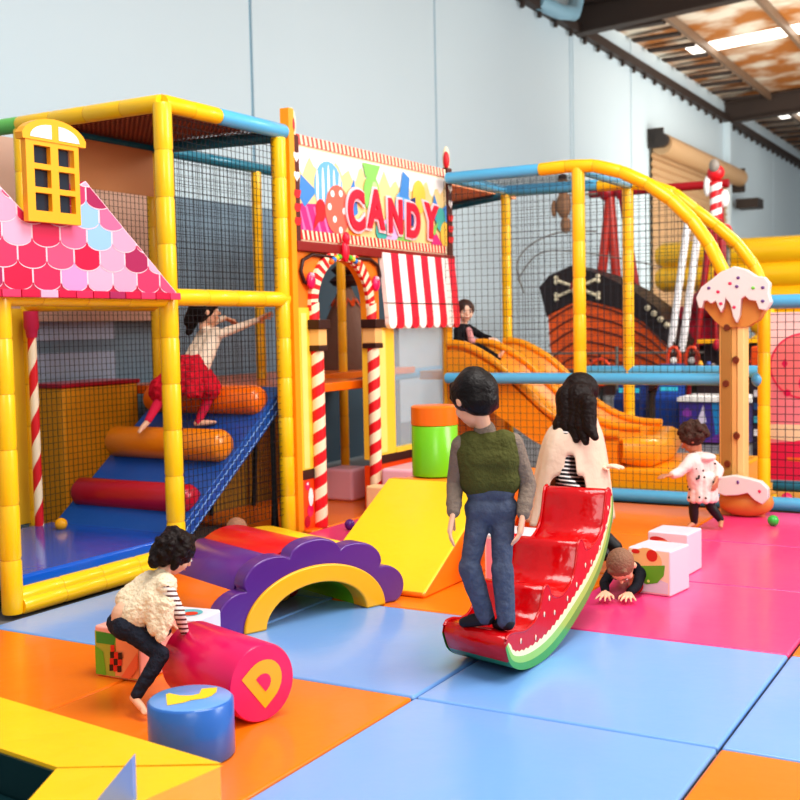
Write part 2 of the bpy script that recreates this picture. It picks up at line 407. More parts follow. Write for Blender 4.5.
# left red candy column fragment beyond the first post
b = B(); candystripe(b, -4.9, 3.96, 0, .42, .05, 1); b.tube([(-4.95, 3.9, .05), (-4.95, 3.3, .05)], .05, ORG)
b.build('candy_cane_column', t, smooth=True)

# platform
t = thing('padded_platform', (-5.45, 4.8, 0), 'low glossy blue padded platform at the foot of the climbing ramp', 'platform')
PL = vinyl('platform_blue', (24, 92, 190), .15, .06)
b = B(); b.hexa([(-6.05, 4.2, .1), (-4.84, 4.2, .1), (-4.84, 5.6, .1), (-6.05, 5.6, .1), (-6.05, 4.2, .19), (-4.84, 4.2, .19), (-4.84, 5.6, .19), (-6.05, 5.6, .19)], PL); b.build('top_pad', t, bevel=.02)
b = B(); b.box((-6.0, 4.26, 0), (-4.92, 5.55, .1), mat('platform_base', (30, 30, 40), .7)); b.build('base', t)

# climbing ramp with rollers  (y 5.62..6.85, z .19..1.07)
t = thing('climbing_ramp', (-5.5, 6.2, 0), 'steep blue padded ramp with three foam rollers under the climbing girl', 'ramp')
b = B(); x0, x1 = -6.05, -4.93
b.hexa([(x0, 5.62, .03), (x1, 5.62, .03), (x1, 6.88, .95), (x0, 6.88, .95), (x0, 5.58, .15), (x1, 5.58, .15), (x1, 6.84, 1.08), (x0, 6.84, 1.08)], NAVY); b.build('ramp_board', t, bevel=.01)
nrm = V((0, -.93, 1.26)).normalized()
for k_ in (-1, 1):
    b = B(); pts = []
    for i in range(64):
        f = i/63; p = V((x1+.004, 5.61+1.24*f, .085+.92*f)); pts.append(p+nrm*(k_*.03+.006*(1 if i % 2 else -1)))
    b.tube(pts, .0035, mat('lace_white', (150, 190, 240), .4), 6); b.build('lacing_cord', t, smooth=True)
for y, z, m, r in ((5.84, .37, CRIM, .105), (6.2, .70, vinyl('amber_vinyl', (242, 140, 16)), .115), (6.62, .99, ORG, .11)):
    b = B(); rr = []
    pts = []
    for i, (dx, q) in enumerate(((0, .3), (.01, .75), (.05, 1), (.5, 1), (1.04-.0, 1), (1.08, .8), (1.095, .3))):
        pts.append((x0+.01+dx*.99, y, z)); rr.append(r*q)
    b.tube(pts, rr, m, 24); b.build('roller', t, smooth=True)

# yellow foam box with red top edge behind the net
t = thing('foam_block', (-6.55, 6.45, 0), 'mustard yellow foam box with a red top edge behind the netting at left', 'foam block')
b = B(); b.box((-6.85, 6.12, 0), (-6.45, 6.95, 1.1), mat('mustard_foam', (238, 160, 20), .5, .1)); b.build('block_body', t, bevel=.03)
b = B(); b.box((-6.86, 6.11, 1.09), (-6.44, 6.96, 1.125), CRIM); b.build('top_edge', t, bevel=.01)

# ================================================================== HOUSE ROOF PANEL
t = thing('cottage_roof', (-4.72, 4.8, 1.74), 'pink and red scalloped shingle cottage roof board with yellow dormer window', 'roof board')
U, Wv, N = (0, 1, 0), (0, 0, 1), (1, 0, 0)
outline = [(3.7, 1.73), (5.49, 1.73), (4.72, 2.36), (4.5, 2.3), (4.30, 2.13), (4.05, 2.32), (3.7, 2.6)]
b = B(); b.prism(outline, (-4.79, 0, 0), U, Wv, N, .05, mat('roof_under', (190, 20, 70), .4)); b.build('roof_backing', t)
tc = [(238, 110, 150), (226, 44, 90), (246, 160, 188), (220, 56, 100), (204, 20, 70), (248, 170, 196), (238, 84, 124), (168, 40, 90), (206, 150, 200), (232, 60, 104)]
TM = [mat('shingle_%s' % 'abcdefghij'[i], c, .25) for i, c in enumerate(tc)]
SB = mat('shingle_blue', (150, 190, 230), .25); SE = mat('shingle_edge', (252, 205, 215), .4)
def right_lim(z): return 5.49-(z-1.73)*(5.49-4.72)/(2.36-1.73)
def clip(poly, z0=1.735):
    out = []
    def ins(p):
        y, z = p
        if z < z0: return False
        if y > right_lim(z): return False
        if y < 4.30 and z > 2.13+(4.30-y)*.78: return False
        return True
    return all(ins(p) for p in poly)
def roof_top(y):
    if y >= 4.72: return 1.73+(5.49-y)*(2.36-1.73)/(5.49-4.72)
    if y >= 4.30: return 2.13+(y-4.30)*.55
    return 2.13+(4.30-y)*.78
b = B(); ST = .118; TW = .2; lay = 0; rows = 7
for r_ in range(rows, -1, -1):
    zb = 1.735+r_*ST; off = (r_ % 2)*TW/2
    for k_ in range(-1, 10):
        yA = 3.72+off+k_*TW; yB = yA+TW
        for gr, m, dz in ((0, SE, 0), (.006, SB if (r_, k_) in ((2, 5), (3, 4)) else TM[(k_*7+r_*5+(k_*r_) % 3) % 10], .001)):
            pts = []
            for i in range(21):
                y = yA+gr+(TW-2*gr)*i/20; q = (y-(yA+yB)/2)/(TW/2)
                lowz = zb+gr+.05*(1-max(0, 1-q*q)**.5)
                pts.append((y, lowz))
            segs = [(y, max(z, 1.735), min(zb+ST+.05, roof_top(y)-gr)) for y, z in pts if 3.7 <= y <= 5.49]
            segs = [q for q in segs if q[2]-q[1] > .002]
            if len(segs) < 2: continue
            x_ = -4.737+r_*.0022+dz
            for p, q in zip(segs, segs[1:]): b.add([(x_, p[0], p[1]), (x_, q[0], q[1]), (x_, q[0], q[2]), (x_, p[0], p[2])], [(0, 1, 2, 3)], m)
b.build('shingles', t)
b = B(); k_ = 0; y = 3.7
while y < 5.47:
    y2 = min(y+.13, 5.49); b.box((-4.79, y+.003, 1.70), (-4.715, y2-.003, 1.742), TM[(k_*3) % 10 if k_ % 2 else 4]); y = y2; k_ += 1
b.build('eave_edge', t, bevel=.004)
# dormer window (skewed as cut board)
dw = []
b = B(); DY = mat('dormer_yellow', (250, 172, 22), .35)
y0, y1, z0, z1 = 4.245, 4.62, 2.10, 2.53
ro = .0
cols = [(y0+.055, y0+.17), (y0+.225, y0+.34)]; rws = [(z0+.06, z0+.155), (z0+.185, z0+.28), (z0+.31, z0+.405)]
ycut = [y0, cols[0][0], cols[0][1], cols[1][0], cols[1][1], y1]; zcut = [z0, rws[0][0], rws[0][1], rws[1][0], rws[1][1], rws[2][0], rws[2][1], z1]
for i in range(5):
    for j in range(7):
        if i in (1, 3) and j in (1, 3, 5): continue
        b.box((-4.705, ycut[i], zcut[j]), (-4.67, ycut[i+1], zcut[j+1]), DY)
ap = [(y0-.03, z1), (y1+.06, z1)] + arcpts(((y0+y1)/2+.015, z1), .2, 0.05, PI-.05, 12)
apo = [(y0-.02, z1)] + [(y1+.05, z1)] + [((y0+y1)/2+.015+.235*math.cos(a*PI/12), z1+.125*math.sin(a*PI/12)) for a in range(1, 12)]
wd = b.build('dormer_window', t, fix=True)
b = B(); b.prism(apo, (-4.72, 0, 0), U, Wv, N, .055, DY); b.build('arched_head', wd)
b = B()
for s_ in (-1, 1):
    c0 = (y0+y1)/2+.015+s_*.025
    b.flat([(c0, z1+.015)]+[(c0+s_*.15*math.cos(a*PI/2/6), z1+.015+.075*math.sin(a*PI/2/6)) for a in range(7)][::1], (-4.663, 0, 0), U, Wv, mat('fanlight_white', (224, 232, 242), .2))
b.build('fanlight', wd)
b = B(); b.box((-4.705, y0+.05, z0+.05), (-4.70, y1-.05, z1-.02), mat('dark_pane', (42, 48, 60), .08)); b.build('pane', wd)

# ================================================================== CANDY HOUSE FACADE
t = thing('candy_shop_front', (-4.8, 8.2, 0), 'candy house facade board with CANDY sign, striped awning and cane archway', 'playhouse')
XC = -4.86
def pan(name, y0, y1, z0, z1, m, x0=XC, th=.06, bev=0, par=None):
    b = B(); b.box((x0, y0, z0), (x0+th, y1, z1), m); return b.build(name, par or t, bevel=bev)
YP = mat('yellow_board', (252, 208, 66), .4); YPL = mat('pale_yellow_board', (255, 228, 128), .4); RTR = mat('trim_red_brown', (140, 22, 20), .45)
pan('edge_board', 6.80, 6.865, 0, 3.1, mat('amber_board', (246, 158, 20), .4), th=.075)
# upper orange panel with arch hole
cy, cz, ri = 7.485, 1.66, .37
poly = [(6.865, 1.66), (6.865, 2.1), (8.06, 2.1), (8.06, 1.5), (7.97, 1.5), (cy+ri, 1.5)] + arcpts((cy, cz), ri, 0, PI, 24) + [(cy-ri, 1.66)]
b = B(); b.prism(poly, (XC, 0, 0), U, Wv, N, .05, ORGD, mat('orange_edge', (236, 140, 20), .4)); b.build('upper_panel', t)
pan('wall_panel', 6.865, 7.10, .42, 1.66, YP); pan('light_stripe', 6.91, 6.98, .46, 1.62, YPL, XC+.061, .003)
pan('skirting_band', 6.865, 7.05, .38, .45, DBRN, XC, .068); pan('base_panel', 6.865, 7.05, 0, .38, mat('base_orange', (240, 84, 24), .4))
pan('wall_panel', 7.86, 8.28, .42, 1.5, YP); pan('light_stripe', 8.02, 8.13, .46, 1.48, YPL, XC+.061, .003)
pan('skirting_band', 7.96, 9.36, .37, .44, DBRN, XC, .068); pan('base_panel', 7.86, 9.36, 0, .37, mat('base_orange', (240, 84, 24), .4))
pan('window_sill', 8.28, 9.36, .44, .48, YP, XC, .07)
b = B(); b.box((XC, 9.25, 0), (XC+.06, 9.38, 1.6), YDK); b.build('corner_post', t, bevel=.015)
gl = mat('window_vinyl', (190, 205, 212), .1)
gl.node_tree.nodes['Principled BSDF'].inputs['Alpha'].default_value = .35
b = B(); b.box((XC+.02, 8.28, .48), (XC+.026, 9.26, 1.52), gl); b.build('window_pane', t)
# base panel sweets
b = B()
for (y, z, r, m) in ((6.94, .33, .035, MAG), (6.97, .14, .05, MAG), (6.93, .06, .045, CRIM)): b.flat(circ((y, z), r*.8, 16, r), (XC+.064, 0, 0), U, Wv, m)
b.flat(circ((6.98, .24), .032, 16, .07), (XC+.065, 0, 0), U, Wv, WHITE); b.flat(circ((6.94, .345), .012, 10), (XC+.066, 0, 0), U, Wv, WHITE)
b.build('painted_sweets', t)
# cane columns
for y in (7.075, 7.89):
    b = B(); candystripe(b, XC+.09, y, 0, 1.36, .05, 8, CRED, CREAM, 24); c = b.build('candy_cane_column', t, smooth=True)
    b = B()
    for z0, z1, w, m in ((1.335, 1.375, .06, DBRN), (1.375, 1.50, .055, mat('tan_block', (240, 190, 120), .4)), (1.50, 1.57, .075, DBRN)): b.box((XC+.02, y-w, z0), (XC+.09+w, y+w, z1), m)
    b.build('capital', c, bevel=.006)
# arch ring of stripes
b = B(); n = 34
for i in range(n):
    a0 = PI*i/n; a1 = PI*(i+1)/n; m = CRED if i % 2 else CREAM; sk = .05
    p = [(cy+(ri)*math.cos(a0), cz+ri*math.sin(a0)), (cy+(ri+.095)*math.cos(a0+sk), cz+(ri+.095)*math.sin(a0+sk)), (cy+(ri+.095)*math.cos(a1+sk), cz+(ri+.095)*math.sin(a1+sk)), (cy+ri*math.cos(a1), cz+ri*math.sin(a1))]
    b.prism(p[::-1], (XC+.05, 0, 0), U, Wv, N, .03, m)
for y in (cy-ri-.047, cy+ri+.047): candystripe(b, XC+.07, y, 1.57, 1.7, .045, 1, CRED, CREAM, 16)
b.build('arch_ring', t)
b = B(); b.ell((XC+.1, cy, 2.10), (.03, .04, .085), LETR); b.ell((XC+.11, cy, 2.2), (.03, .035, .05), LETR); b.build('gumdrop_ornament', t, smooth=True)
for i, m in enumerate((mat('bead_green', (90, 190, 60)), mat('bead_yellow', (250, 210, 40)), mat('bead_blue', (60, 130, 210)), mat('bead_orange', (240, 120, 30)))):
    for s_ in (-1, 1):
        a = PI/2+s_*(.2+i*.1); b = B(); b.ell((XC+.095, cy+(ri+.03)*math.cos(a), cz+(ri+.03)*math.sin(a)), .022, m, seg=8, rings=6); b.build('bead', t, smooth=True)
for s_ in (-1, 1):
    b = B(); pts = [(cy+s_*.1, 2.05), (cy+s_*.42, 2.055), (cy+s_*.54, 2.01), (cy+s_*.57, 1.93), (cy+s_*.53, 1.85), (cy+s_*.48, 1.84)]
    b.tube([(XC+.07, y, z) for y, z in pts], .014, DBRN, 8); b.build('curl_bracket', t, smooth=True)
    b = B(); b.ell((XC+.09, cy+s_*.47, 1.86), (.03, .045, .065), MAG); b.ell((XC+.1, cy+s_*.47-.01, 1.9), (.03, .015, .02), PINK); b.build('sweet_ornament', t, smooth=True)
# awning
b = B(); n = 10; ya, yb = 8.07, 9.37; AW = mat('awning_white', (255, 246, 240), .4); AR = mat('awning_red', (232, 20, 60), .35)
for i in range(n):
    p = ya+(yb-ya)*i/n; q = ya+(yb-ya)*(i+1)/n; m = AR if i % 2 else AW
    b.hexa([(XC+.1, p, 1.58), (XC+.14, p, 1.58), (XC+.14, q, 1.58), (XC+.1, q, 1.58), (XC+.05, p+.0, 2.12), (XC+.09, p+.0, 2.12), (XC+.09, q, 2.12), (XC+.05, q, 2.12)], m)
    sc = [(p, 1.585), (p, 1.54)]+[((p+q)/2-(q-p)/2*math.cos(PI*k_/8), 1.54-.05*math.sin(PI*k_/8)) for k_ in range(1, 8)]+[(q, 1.54), (q, 1.585)]
    b.prism(sc, (XC+.1, 0, 0), U, Wv, N, .04, m)
b.build('awning', t)
b = B(); b.box((XC+.09, ya, 1.70), (XC+.137, yb, 1.706), BLACK); b.build('awning_batten', t)
# sign board
Y0, Y1, Z0, Z1 = 6.94, 9.28, 2.235, 2.84
sg = pan('sign_board', Y0-.06, Y1+.02, 2.15, 2.93, CREAM, XC, .05)
pan('sign_cornice', 6.87, 9.4, 2.075, 2.15, RTR, XC, .085, .01, sg)
for z0, z1, nm in ((2.165, 2.235, 'lower_rope_border'), (2.86, 2.93, 'upper_rope_border')):
    b = B(); n = 40
    for i in range(n):
        a = Y0+(Y1-Y0)*i/n; w = (Y1-Y0)/n
        b.prism([(a, z0), (a+w*.55, z0), (a+w*.25, z1), (a-w*.3, z1)], (XC+.05, 0, 0), U, Wv, N, .012, CRED if z0 < 2.5 else mat('soft_red', (226, 90, 80), .4))
        b.prism([(a+w*.55, z0), (a+w, z0), (a+w*.7, z1), (a+w*.25, z1)], (XC+.05, 0, 0), U, Wv, N, .012, CREAM)
    b.build(nm, sg)
b = B(); XA = XC+.052; L = [0]
def art(poly, m):
    L[0] += 1
    b.flat([(min(Y1, max(Y0, y)), min(Z1, max(Z0, z))) for y, z in poly], (XA+L[0]*.00035, 0, 0), U, Wv, m)
def sp(u, w): return (Y0+(Y1-Y0)*u, Z0+(Z1-Z0)*w)      # 0..1 across the sign
def sc_(u, w, ru, rw, n=20, rot=0):
    c = sp(u, w); return circ(c, ru*(Y1-Y0), n, rw*(Z1-Z0), rot)
peach = mat('art_peach', (252, 214, 150), .4); ablue = mat('art_blue', (110, 180, 225), .4); adb = mat('art_deep_blue', (70, 140, 210), .4); agr = mat('art_green', (140, 210, 100), .4)
acor = mat('art_coral', (240, 110, 90), .4); amag = mat('art_magenta', (220, 40, 130), .4); ayel = mat('art_yellow', (252, 205, 80), .4); alav = mat('art_lavender', (222, 190, 232), .4); anav = mat('art_navy', (40, 60, 120), .4); ateal = mat('art_teal', (70, 180, 170), .4)
art([(Y0, Z0), (Y1, Z0), (Y1, Z1), (Y0, Z1)], peach)
drip = [(Y0, Z1), (Y0, Z1-.13)]
for i in range(48):
    u = i/47; drip.append((Y0+(Y1-Y0)*u, Z1-.12-.05*math.sin(i*1.7)-.03*math.sin(i*.9+1)))
drip += [(Y1, Z1)]; art(drip[::-1], mat('art_icing', (255, 250, 244), .35))
art([sp(0, 0), sp(.2, 0), sp(.18, .2), sp(.1, .34), sp(0, .32)], amag)
for k_ in range(4): art([sp(.02+k_*.045, 0), sp(.035+k_*.045, 0), sp(.0+k_*.045, .3), sp(max(0, -.012+k_*.045), .3)], mat('art_pink_line', (240, 120, 180), .4))
art([sp(.01, .68), sp(.1, .5), sp(.03, .28), sp(.0, .4)], adb); art([sp(.27, .42), sp(.33, .75), sp(.35, .3), sp(.3, .2)], adb)
art(sc_(.17, .56, .085, .34), ablue)
for k_ in (-2, -1, 0, 1, 2): art(sc_(.17+k_*.033, .56, .007, .30-abs(k_)*.045), WHITE)
art(sc_(.25, .35, .028, .16), acor)
art(sc_(.12, .27, .03, .14), CRED); art([sp(.07, .0), sp(.13, .2), sp(.1, .3)], CRED); art(sc_(.22, .3, .075, .32), acor)
for u, w in ((.19, .5), (.24, .62-.1), (.26, .3), (.2, .18), (.235, .05), (.17, .33)): art(sc_(u, w, .012, .045, 12), WHITE)
art([sp(.27, 0), sp(.36, 0), sp(.33, .18)], mat('art_orange', (246, 150, 50), .4))
art(sc_(.44, .58, .055, .26), agr); art([sp(.4, .8), sp(.38, .98), sp(.5, .98), sp(.47, .8)], agr); art(sc_(.46, .66, .02, .1), mat('art_light_green', (190, 232, 150), .4))
art(sc_(.66, .5, .06, .2), ablue); art([sp(.63, .62), sp(.66, .98), sp(.71, .9), sp(.70, .6)], adb); art([sp(.6, .2), sp(.62, .55), sp(.7, .4)], ablue)
art(sc_(.78, .66, .05, .24), ayel); art(sc_(.56, .12, .06, .18), alav); art(sc_(.5, .1, .04, .14), ateal)
art([sp(.6, 0), sp(.72, 0), sp(.66, .14)], agr); art([sp(.7, .25), sp(.75, .2), sp(.75, .65), sp(.715, .6)], anav)
art([sp(.9, .75), sp(.94, .5), sp(1, .62), sp(1, .3), sp(.92, .28), sp(.88, .5)], adb); art(sc_(.95, .38, .04, .18), ateal); art(sc_(.985, .16, .04, .2), ayel)
art([sp(.87, 0), sp(.96, 0), sp(.9, .2)], amag); art([sp(.86, .16), sp(.93, .35), sp(.9, .14)], agr)
b.build('painted_sweets', sg)
def letter(ch, u, w, size, rot, parent, X=XA+.02, th=.012):
    c = sp(u, w); out = []
    for off, m, dx, nm in ((.05, mat('letter_halo', (255, 214, 222), .4), 0, 'letter_outline'), (.022, LETR, .014, 'letter')):
        cu = bpy.data.curves.new('txt', 'FONT'); cu.body = ch; cu.size = size; cu.align_x = 'CENTER'; cu.align_y = 'CENTER'; cu.extrude = th/2; cu.offset = off*size/.5*.9
        o = bpy.data.objects.new('txt', cu); COL.objects.link(o); dg = bpy.context.evaluated_depsgraph_get(); dg.update()
        me = bpy.data.meshes.new_from_object(o.evaluated_get(dg)); bpy.data.objects.remove(o)
        R_ = Matrix.Rotation(rot, 3, 'Z')
        for v_ in me.vertices:
            p = R_ @ v_.co; v_.co = V((X+dx+p.z, c[0]+p.x*.84, c[1]+p.y))-wloc(parent)
        me.materials.clear(); me.materials.append(m)
        q = bpy.data.objects.new(nm, me); COL.objects.link(q); q.parent = parent
for ch, u, w, s_, ro in (('C', .32, .30, .42, .04), ('A', .45, .35, .42, -.02), ('N', .585, .30, .38, .0), ('D', .715, .27, .39, -.05), ('Y', .855, .30, .40, -.08)):
    letter(ch, u, w, s_, ro, sg)
# brown decorated end columns
for (y, w, zt) in ((6.885, .05, 3.02), (9.34, .055, 3.05)):
    b = B(); b.box((XC, y-w+.02, 2.08), (XC+.07, y+w, zt-.1), BRN); c = b.build('sign_column', t, bevel=.01)
    b = B(); xx = XC+.073; k_ = 0
    for z in (2.28, 2.38, 2.48): b.prism([(y-w+.02, z+.04)]+[(y+(w-.01)*-math.cos(PI*i/8), z-.03*math.sin(PI*i/8)+.01) for i in range(9)]+[(y+w, z+.04)], (xx, 0, 0), U, Wv, N, .004, CRED)
    for z in (2.62, 2.76): b.prism([(y, z-.04), (y+.035, z), (y+.03, z+.03), (y+.01, z+.03), (y, z+.015), (y-.01, z+.03), (y-.03, z+.03), (y-.035, z)], (xx, 0, 0), U, Wv, N, .005, WHITE)
    b.build('painted_decoration', c)
    b = B(); b.ell((XC+.035, y+.005, zt-.02), (.035, .035, .12), CREAM); b.ell((XC+.05, y-.02, zt-.03), (.03, .03, .08), CRED); b.build('swirl_tip', c, smooth=True)

# brown cone with melting toffee in the arch
t = thing('toffee_cone', (-6.5, 10.2, 1.07), 'brown cone tent with dripping toffee top standing behind the candy archway', 'decoration')
b = B(); b.tube([(-6.5, 10.2, 1.07), (-6.5, 10.2, 1.15), (-6.5, 10.2, 1.95)], [.42, .40, .06], mat('cocoa_brown', (112, 72, 52), .6, .2, 12), 28); b.build('cone_body', t, smooth=True)
b = B(); vs = []; n = 32
for i in range(n): a = 2*PI*i/n; vs.append((a, .2+.05*math.sin(i*2.4)))
b.v = [V((-6.5, 10.2, 1.96))]+[V((-6.5+(.06+.5*h)*1.02*math.cos(a), 10.2+(.06+.5*h)*1.02*math.sin(a), 1.95-h)) for a, h in vs]
b.f = [(0, 1+i, 1+(i+1) % n) for i in range(n)]; b.m = [0]*n; b.mats = [mat('toffee', (190, 70, 30), .25)]
b.build('toffee_icing', t, smooth=True)
b = B(); 
for i in range(3): b.tube([(-6.5, 10.2, 1.95+i*.12), (-6.5, 10.2, 2.0+i*.12), (-6.5, 10.2, 2.06+i*.12)], [.12-.02*i, .17-.02*i, .1-.02*i], DBRN, 20)
b.build('chocolate_swirl', t, smooth=True)
# ================================================================== RIGHT ENCLOSURE
YF, YB2 = 9.15, 10.6
t = thing('slide_enclosure', (-3.4, YF, 0), 'blue and yellow padded tube enclosure with black netting and two yellow arches', 'play frame')
def curve(pts, n=28):
    P = [V(p) for p in pts]; out = []
    for i in range(len(P)-1):
        p0 = P[max(0, i-1)]; p1 = P[i]; p2 = P[i+1]; p3 = P[min(len(P)-1, i+2)]
        for k in range(6):
            s = k/6; out.append(.5*((2*p1)+(-p0+p2)*s+(2*p0-5*p1+4*p2-p3)*s*s+(-p0+3*p1-3*p2+p3)*s**3))
    return out+[P[-1]]
fa = [(-3.82, 2.83), (-3.4, 2.83), (-3.1, 2.75), (-2.85, 2.62), (-2.6, 2.42), (-2.4, 2.17), (-2.27, 1.92), (-2.17, 1.66)]
ba = [(-3.82, 2.83), (-3.4, 2.82), (-3.1, 2.72), (-2.83, 2.5), (-2.62, 2.33), (-2.46, 2.17), (-2.33, 1.98), (-2.24, 1.75), (-2.2, 1.5)]
b = B(); foam(b, curve([(x, YF, z) for x, z in fa]), .055, YEL, YSEAM, .26); b.build('front_arch', t, smooth=True)
b = B(); foam(b, curve([(x, YB2, z) for x, z in ba]), .055, YEL, YSEAM, .26); b.build('rear_arch', t, smooth=True)
rail((-4.72, YF, 2.83), (-3.82, YF, 2.83), BLU, BSEAM, .052, t, step=1.2); rail((-4.8, YB2, 2.86), (-3.82, YB2, 2.84), BLU, BSEAM, .055, t, step=1.2)
rail((-4.7, YF, 2.83), (-4.8, YB2, 2.86), BLU, BSEAM, .045, t, step=2); rail((-3.45, YF, 2.8), (-3.5, YB2, 2.82), BLU, BSEAM, .045, t, step=2)
post(-3.47, YF, 0.03, 2.82, r=.055, parent=t); post(-3.52, YB2, 0.03, 2.82, r=.055, parent=t); post(-4.8, YB2, .03, 2.83, r=.05, parent=t); post(-1.94, YF, 0, 1.66, r=.05, parent=t, step=.4)
rail((-4.76, YF, 1.03), (-2.17, YF, 1.03), BLU, BSEAM, .05, t, step=1.3); rail((-3.95, YB2, 1.03), (-2.0, YB2, 1.03), BLU, BSEAM, .055, t, step=1.3)
rail((-4.7, YF, .05), (-2.2, YF, .05), BLU, BSEAM, .055, t, step=1.3); rail((-1.92, YF, .05), (-.3, YF, .05), BLU, BSEAM, .055, t, step=1.6)
rail((-1.98, YF, 1.64), (-.3, YF, 1.64), BLU, BSEAM, .055, t, step=1.6); rail((-1.93, 9.45, .15), (-.3, 9.45, .15), TEAL, TSEAM, .045, t, step=1.6)
b = B(); b.ell((-1.98, YF, 1.03), (.06, .06, .06), BLU); b.build('rail_stub', t, smooth=True)
def topf(a):
    x = -4.75+a
    if x <= fa[0][0]: return 2.8
    for (xa, za), (xb, zb) in zip(fa, fa[1:]):
        if xa <= x <= xb: return za+(zb-za)*(x-xa)/(xb-xa)-.02
    return 1.6
b = B(); net(b, (-4.75, YF, .05), (1, 0, 0), (0, 0, 1), 2.58, 2.75, cell=.06, t=.003, top=lambda a: topf(a)-.05, m=mat('grey_netting', (44, 50, 58), .8)); b.build('front_net', t)
b = B(); net(b, (-4.75, YB2, .05), (1, 0, 0), (0, 0, 1), 2.45, 2.75, cell=.06, t=.003, top=lambda a: topf(a)-.05, m=mat('grey_netting', (44, 50, 58), .8)); b.build('rear_net', t)
b = B(); net(b, (-1.9, YF, .1), (1, 0, 0), (0, 0, 1), 1.6, 1.5, cell=.06, t=.0045); b.build('side_net', t)
b = B(); net(b, (-4.75, YF+.03, 2.86), (1, 0, 0), (0, 1, 0), .9, 1.4, cell=.06, t=.003); b.build('roof_net', t)
# brown roof piece just right of the sign
b = B(); b.box((-6.0, 9.6, 2.84), (-4.95, 11.2, 2.87), mat('brown_roof_cloth', (150, 92, 66), .8)); b.build('roof_cloth', t)
rail((-6.0, 11.2, 2.78), (-4.85, 10.65, 2.82), TEAL, TSEAM, .04, t, step=2)

# double slide
t = thing('double_slide', (-4, 9.9, 0), 'wide yellow plastic double wave slide behind the netting', 'slide')
SLM = mat('slide_plastic', (252, 166, 20), .3, .05, 4, coat=.2)
prof = [(-4.8, 1.10), (-4.7, 1.10), (-4.55, 1.06), (-4.3, .92), (-4.05, .70), (-3.82, .50), (-3.6, .38), (-3.38, .32), (-3.17, .31)]
cp = curve([(x, 0, z) for x, z in prof])
def xs_(w):  # cross section offsets (y, dz)
    out = []
    for i in range(25):
        f = i/24; y = 9.28+1.22*f
        d = min(abs(f), abs(f-.5), abs(f-1))
        h = .24*math.exp(-(d/.055)**2)
        out.append((y, h*w))
    return out
b = B(); n = 25; vs = []; fs = []
for p in cp:
    g = 1.0
    if p.x > -3.15: g = 1
    if p.x < -4.7: g = .9
    for y, h in xs_(g): vs.append((p.x, y, p.z+h))
for p in cp:
    for y, h in xs_(0): vs.append((p.x, y, p.z-.06-(.0)))
m_ = len(cp)
for i in range(m_-1):
    for k in range(n-1):
        a = i*n+k; fs.append((a, a+n, a+n+1, a+1)); a += m_*n; fs.append((a, a+1, a+n+1, a+n))
for i in range(m_-1):
    for k in (0, n-1):
        a = i*n+k; fs.append((a, a+m_*n, a+n+m_*n, a+n))
for i in (0, m_-1):
    for k in range(n-1): a = i*n+k; fs.append((a, a+1, a+1+m_*n, a+m_*n))
b.add(vs, fs, SLM); b.build('slide_bed', t, smooth=True, fix=True)
b = B()
for y in (9.26, 9.88, 10.5):
    top = [(p.x, y, p.z+.24*(1 if p.x < -3.15 else 1)) for p in cp]
    b.tube(top, .035, SLM, 10)
b.build('side_rim', t, smooth=True)
b = B()
side = [(p.x, p.z-.02) for p in cp] ; low = [(-3.17, .28), (-3.35, .28), (-3.6, .31), (-3.95, .48), (-4.3, .70), (-4.7, .93), (-4.8, .95)]
b.prism([(x, z+.2) for x, z in side]+low, (0, 9.27, 0), (1, 0, 0), (0, 0, 1), (0, -1, 0), .05, vinyl('slide_side', (252, 158, 20)))
b.build('side_skirt', t)
b = B(); b.tube([(-3.15, 9.27, .41), (-2.98, 9.36, .40), (-3.0, 9.9, .36), (-3.08, 10.4, .40), (-3.25, 10.5, .41)], [.1, .14, .13, .13, .1], SLM, 14)
b.build('slide_lip', t, smooth=True)
b = B(); b.box((-5.2, 9.45, 1.0), (-4.8, 10.5, 1.08), SLM); b.box((-4.9, 9.45, .03), (-4.8, 10.5, .95), mat('slide_back', (230, 140, 20), .5)); b.box((-5.2, 10.4, 0), (-5.1, 10.5, 1.0), YDK); b.build('support', t)
b = B(); b.box((-3.3, 9.22, 0), (-2.25, 10.5, .27), vinyl('landing_yellow', (255, 176, 20)))
tag(b.build('landing_mat', bevel=.03), 'thick yellow foam landing pad at the foot of the yellow slide', 'mat')

# wafer post with icing
t = thing('wafer_post', (-2.05, 8.82, 0), 'tall tan wafer post topped and footed with dripping white icing and sprinkles', 'post')
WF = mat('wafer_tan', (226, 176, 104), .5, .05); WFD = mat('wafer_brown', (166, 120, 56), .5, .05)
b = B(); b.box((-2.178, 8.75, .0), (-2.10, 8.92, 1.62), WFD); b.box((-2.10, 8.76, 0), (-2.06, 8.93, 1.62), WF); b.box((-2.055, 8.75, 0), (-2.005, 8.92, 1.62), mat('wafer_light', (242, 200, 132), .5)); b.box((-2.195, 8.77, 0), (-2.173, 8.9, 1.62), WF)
b.build('wafer_board', t, bevel=.006)
for x, z in ((-2.13, 1.45), (-2.065, 1.20), (-2.14, 1.02), (-2.06, .62), (-2.13, .4)): b = B(); b.tube([(x, 8.765, z), (x, 8.735, z)], [.032, .022], mat('choc_chip', (110, 48, 22), .4), 14); b.build('chocolate_chip', t, smooth=True)
def icing(name, pts, drips, yf, th, par):
    b = B(); b.prism(pts, (0, yf, 0), (1, 0, 0), (0, 0, 1), (0, 1, 0), th, mat('icing_white', (226, 219, 213), .3, .1))
    return b.build(name, par, bevel=.008, fix=True)
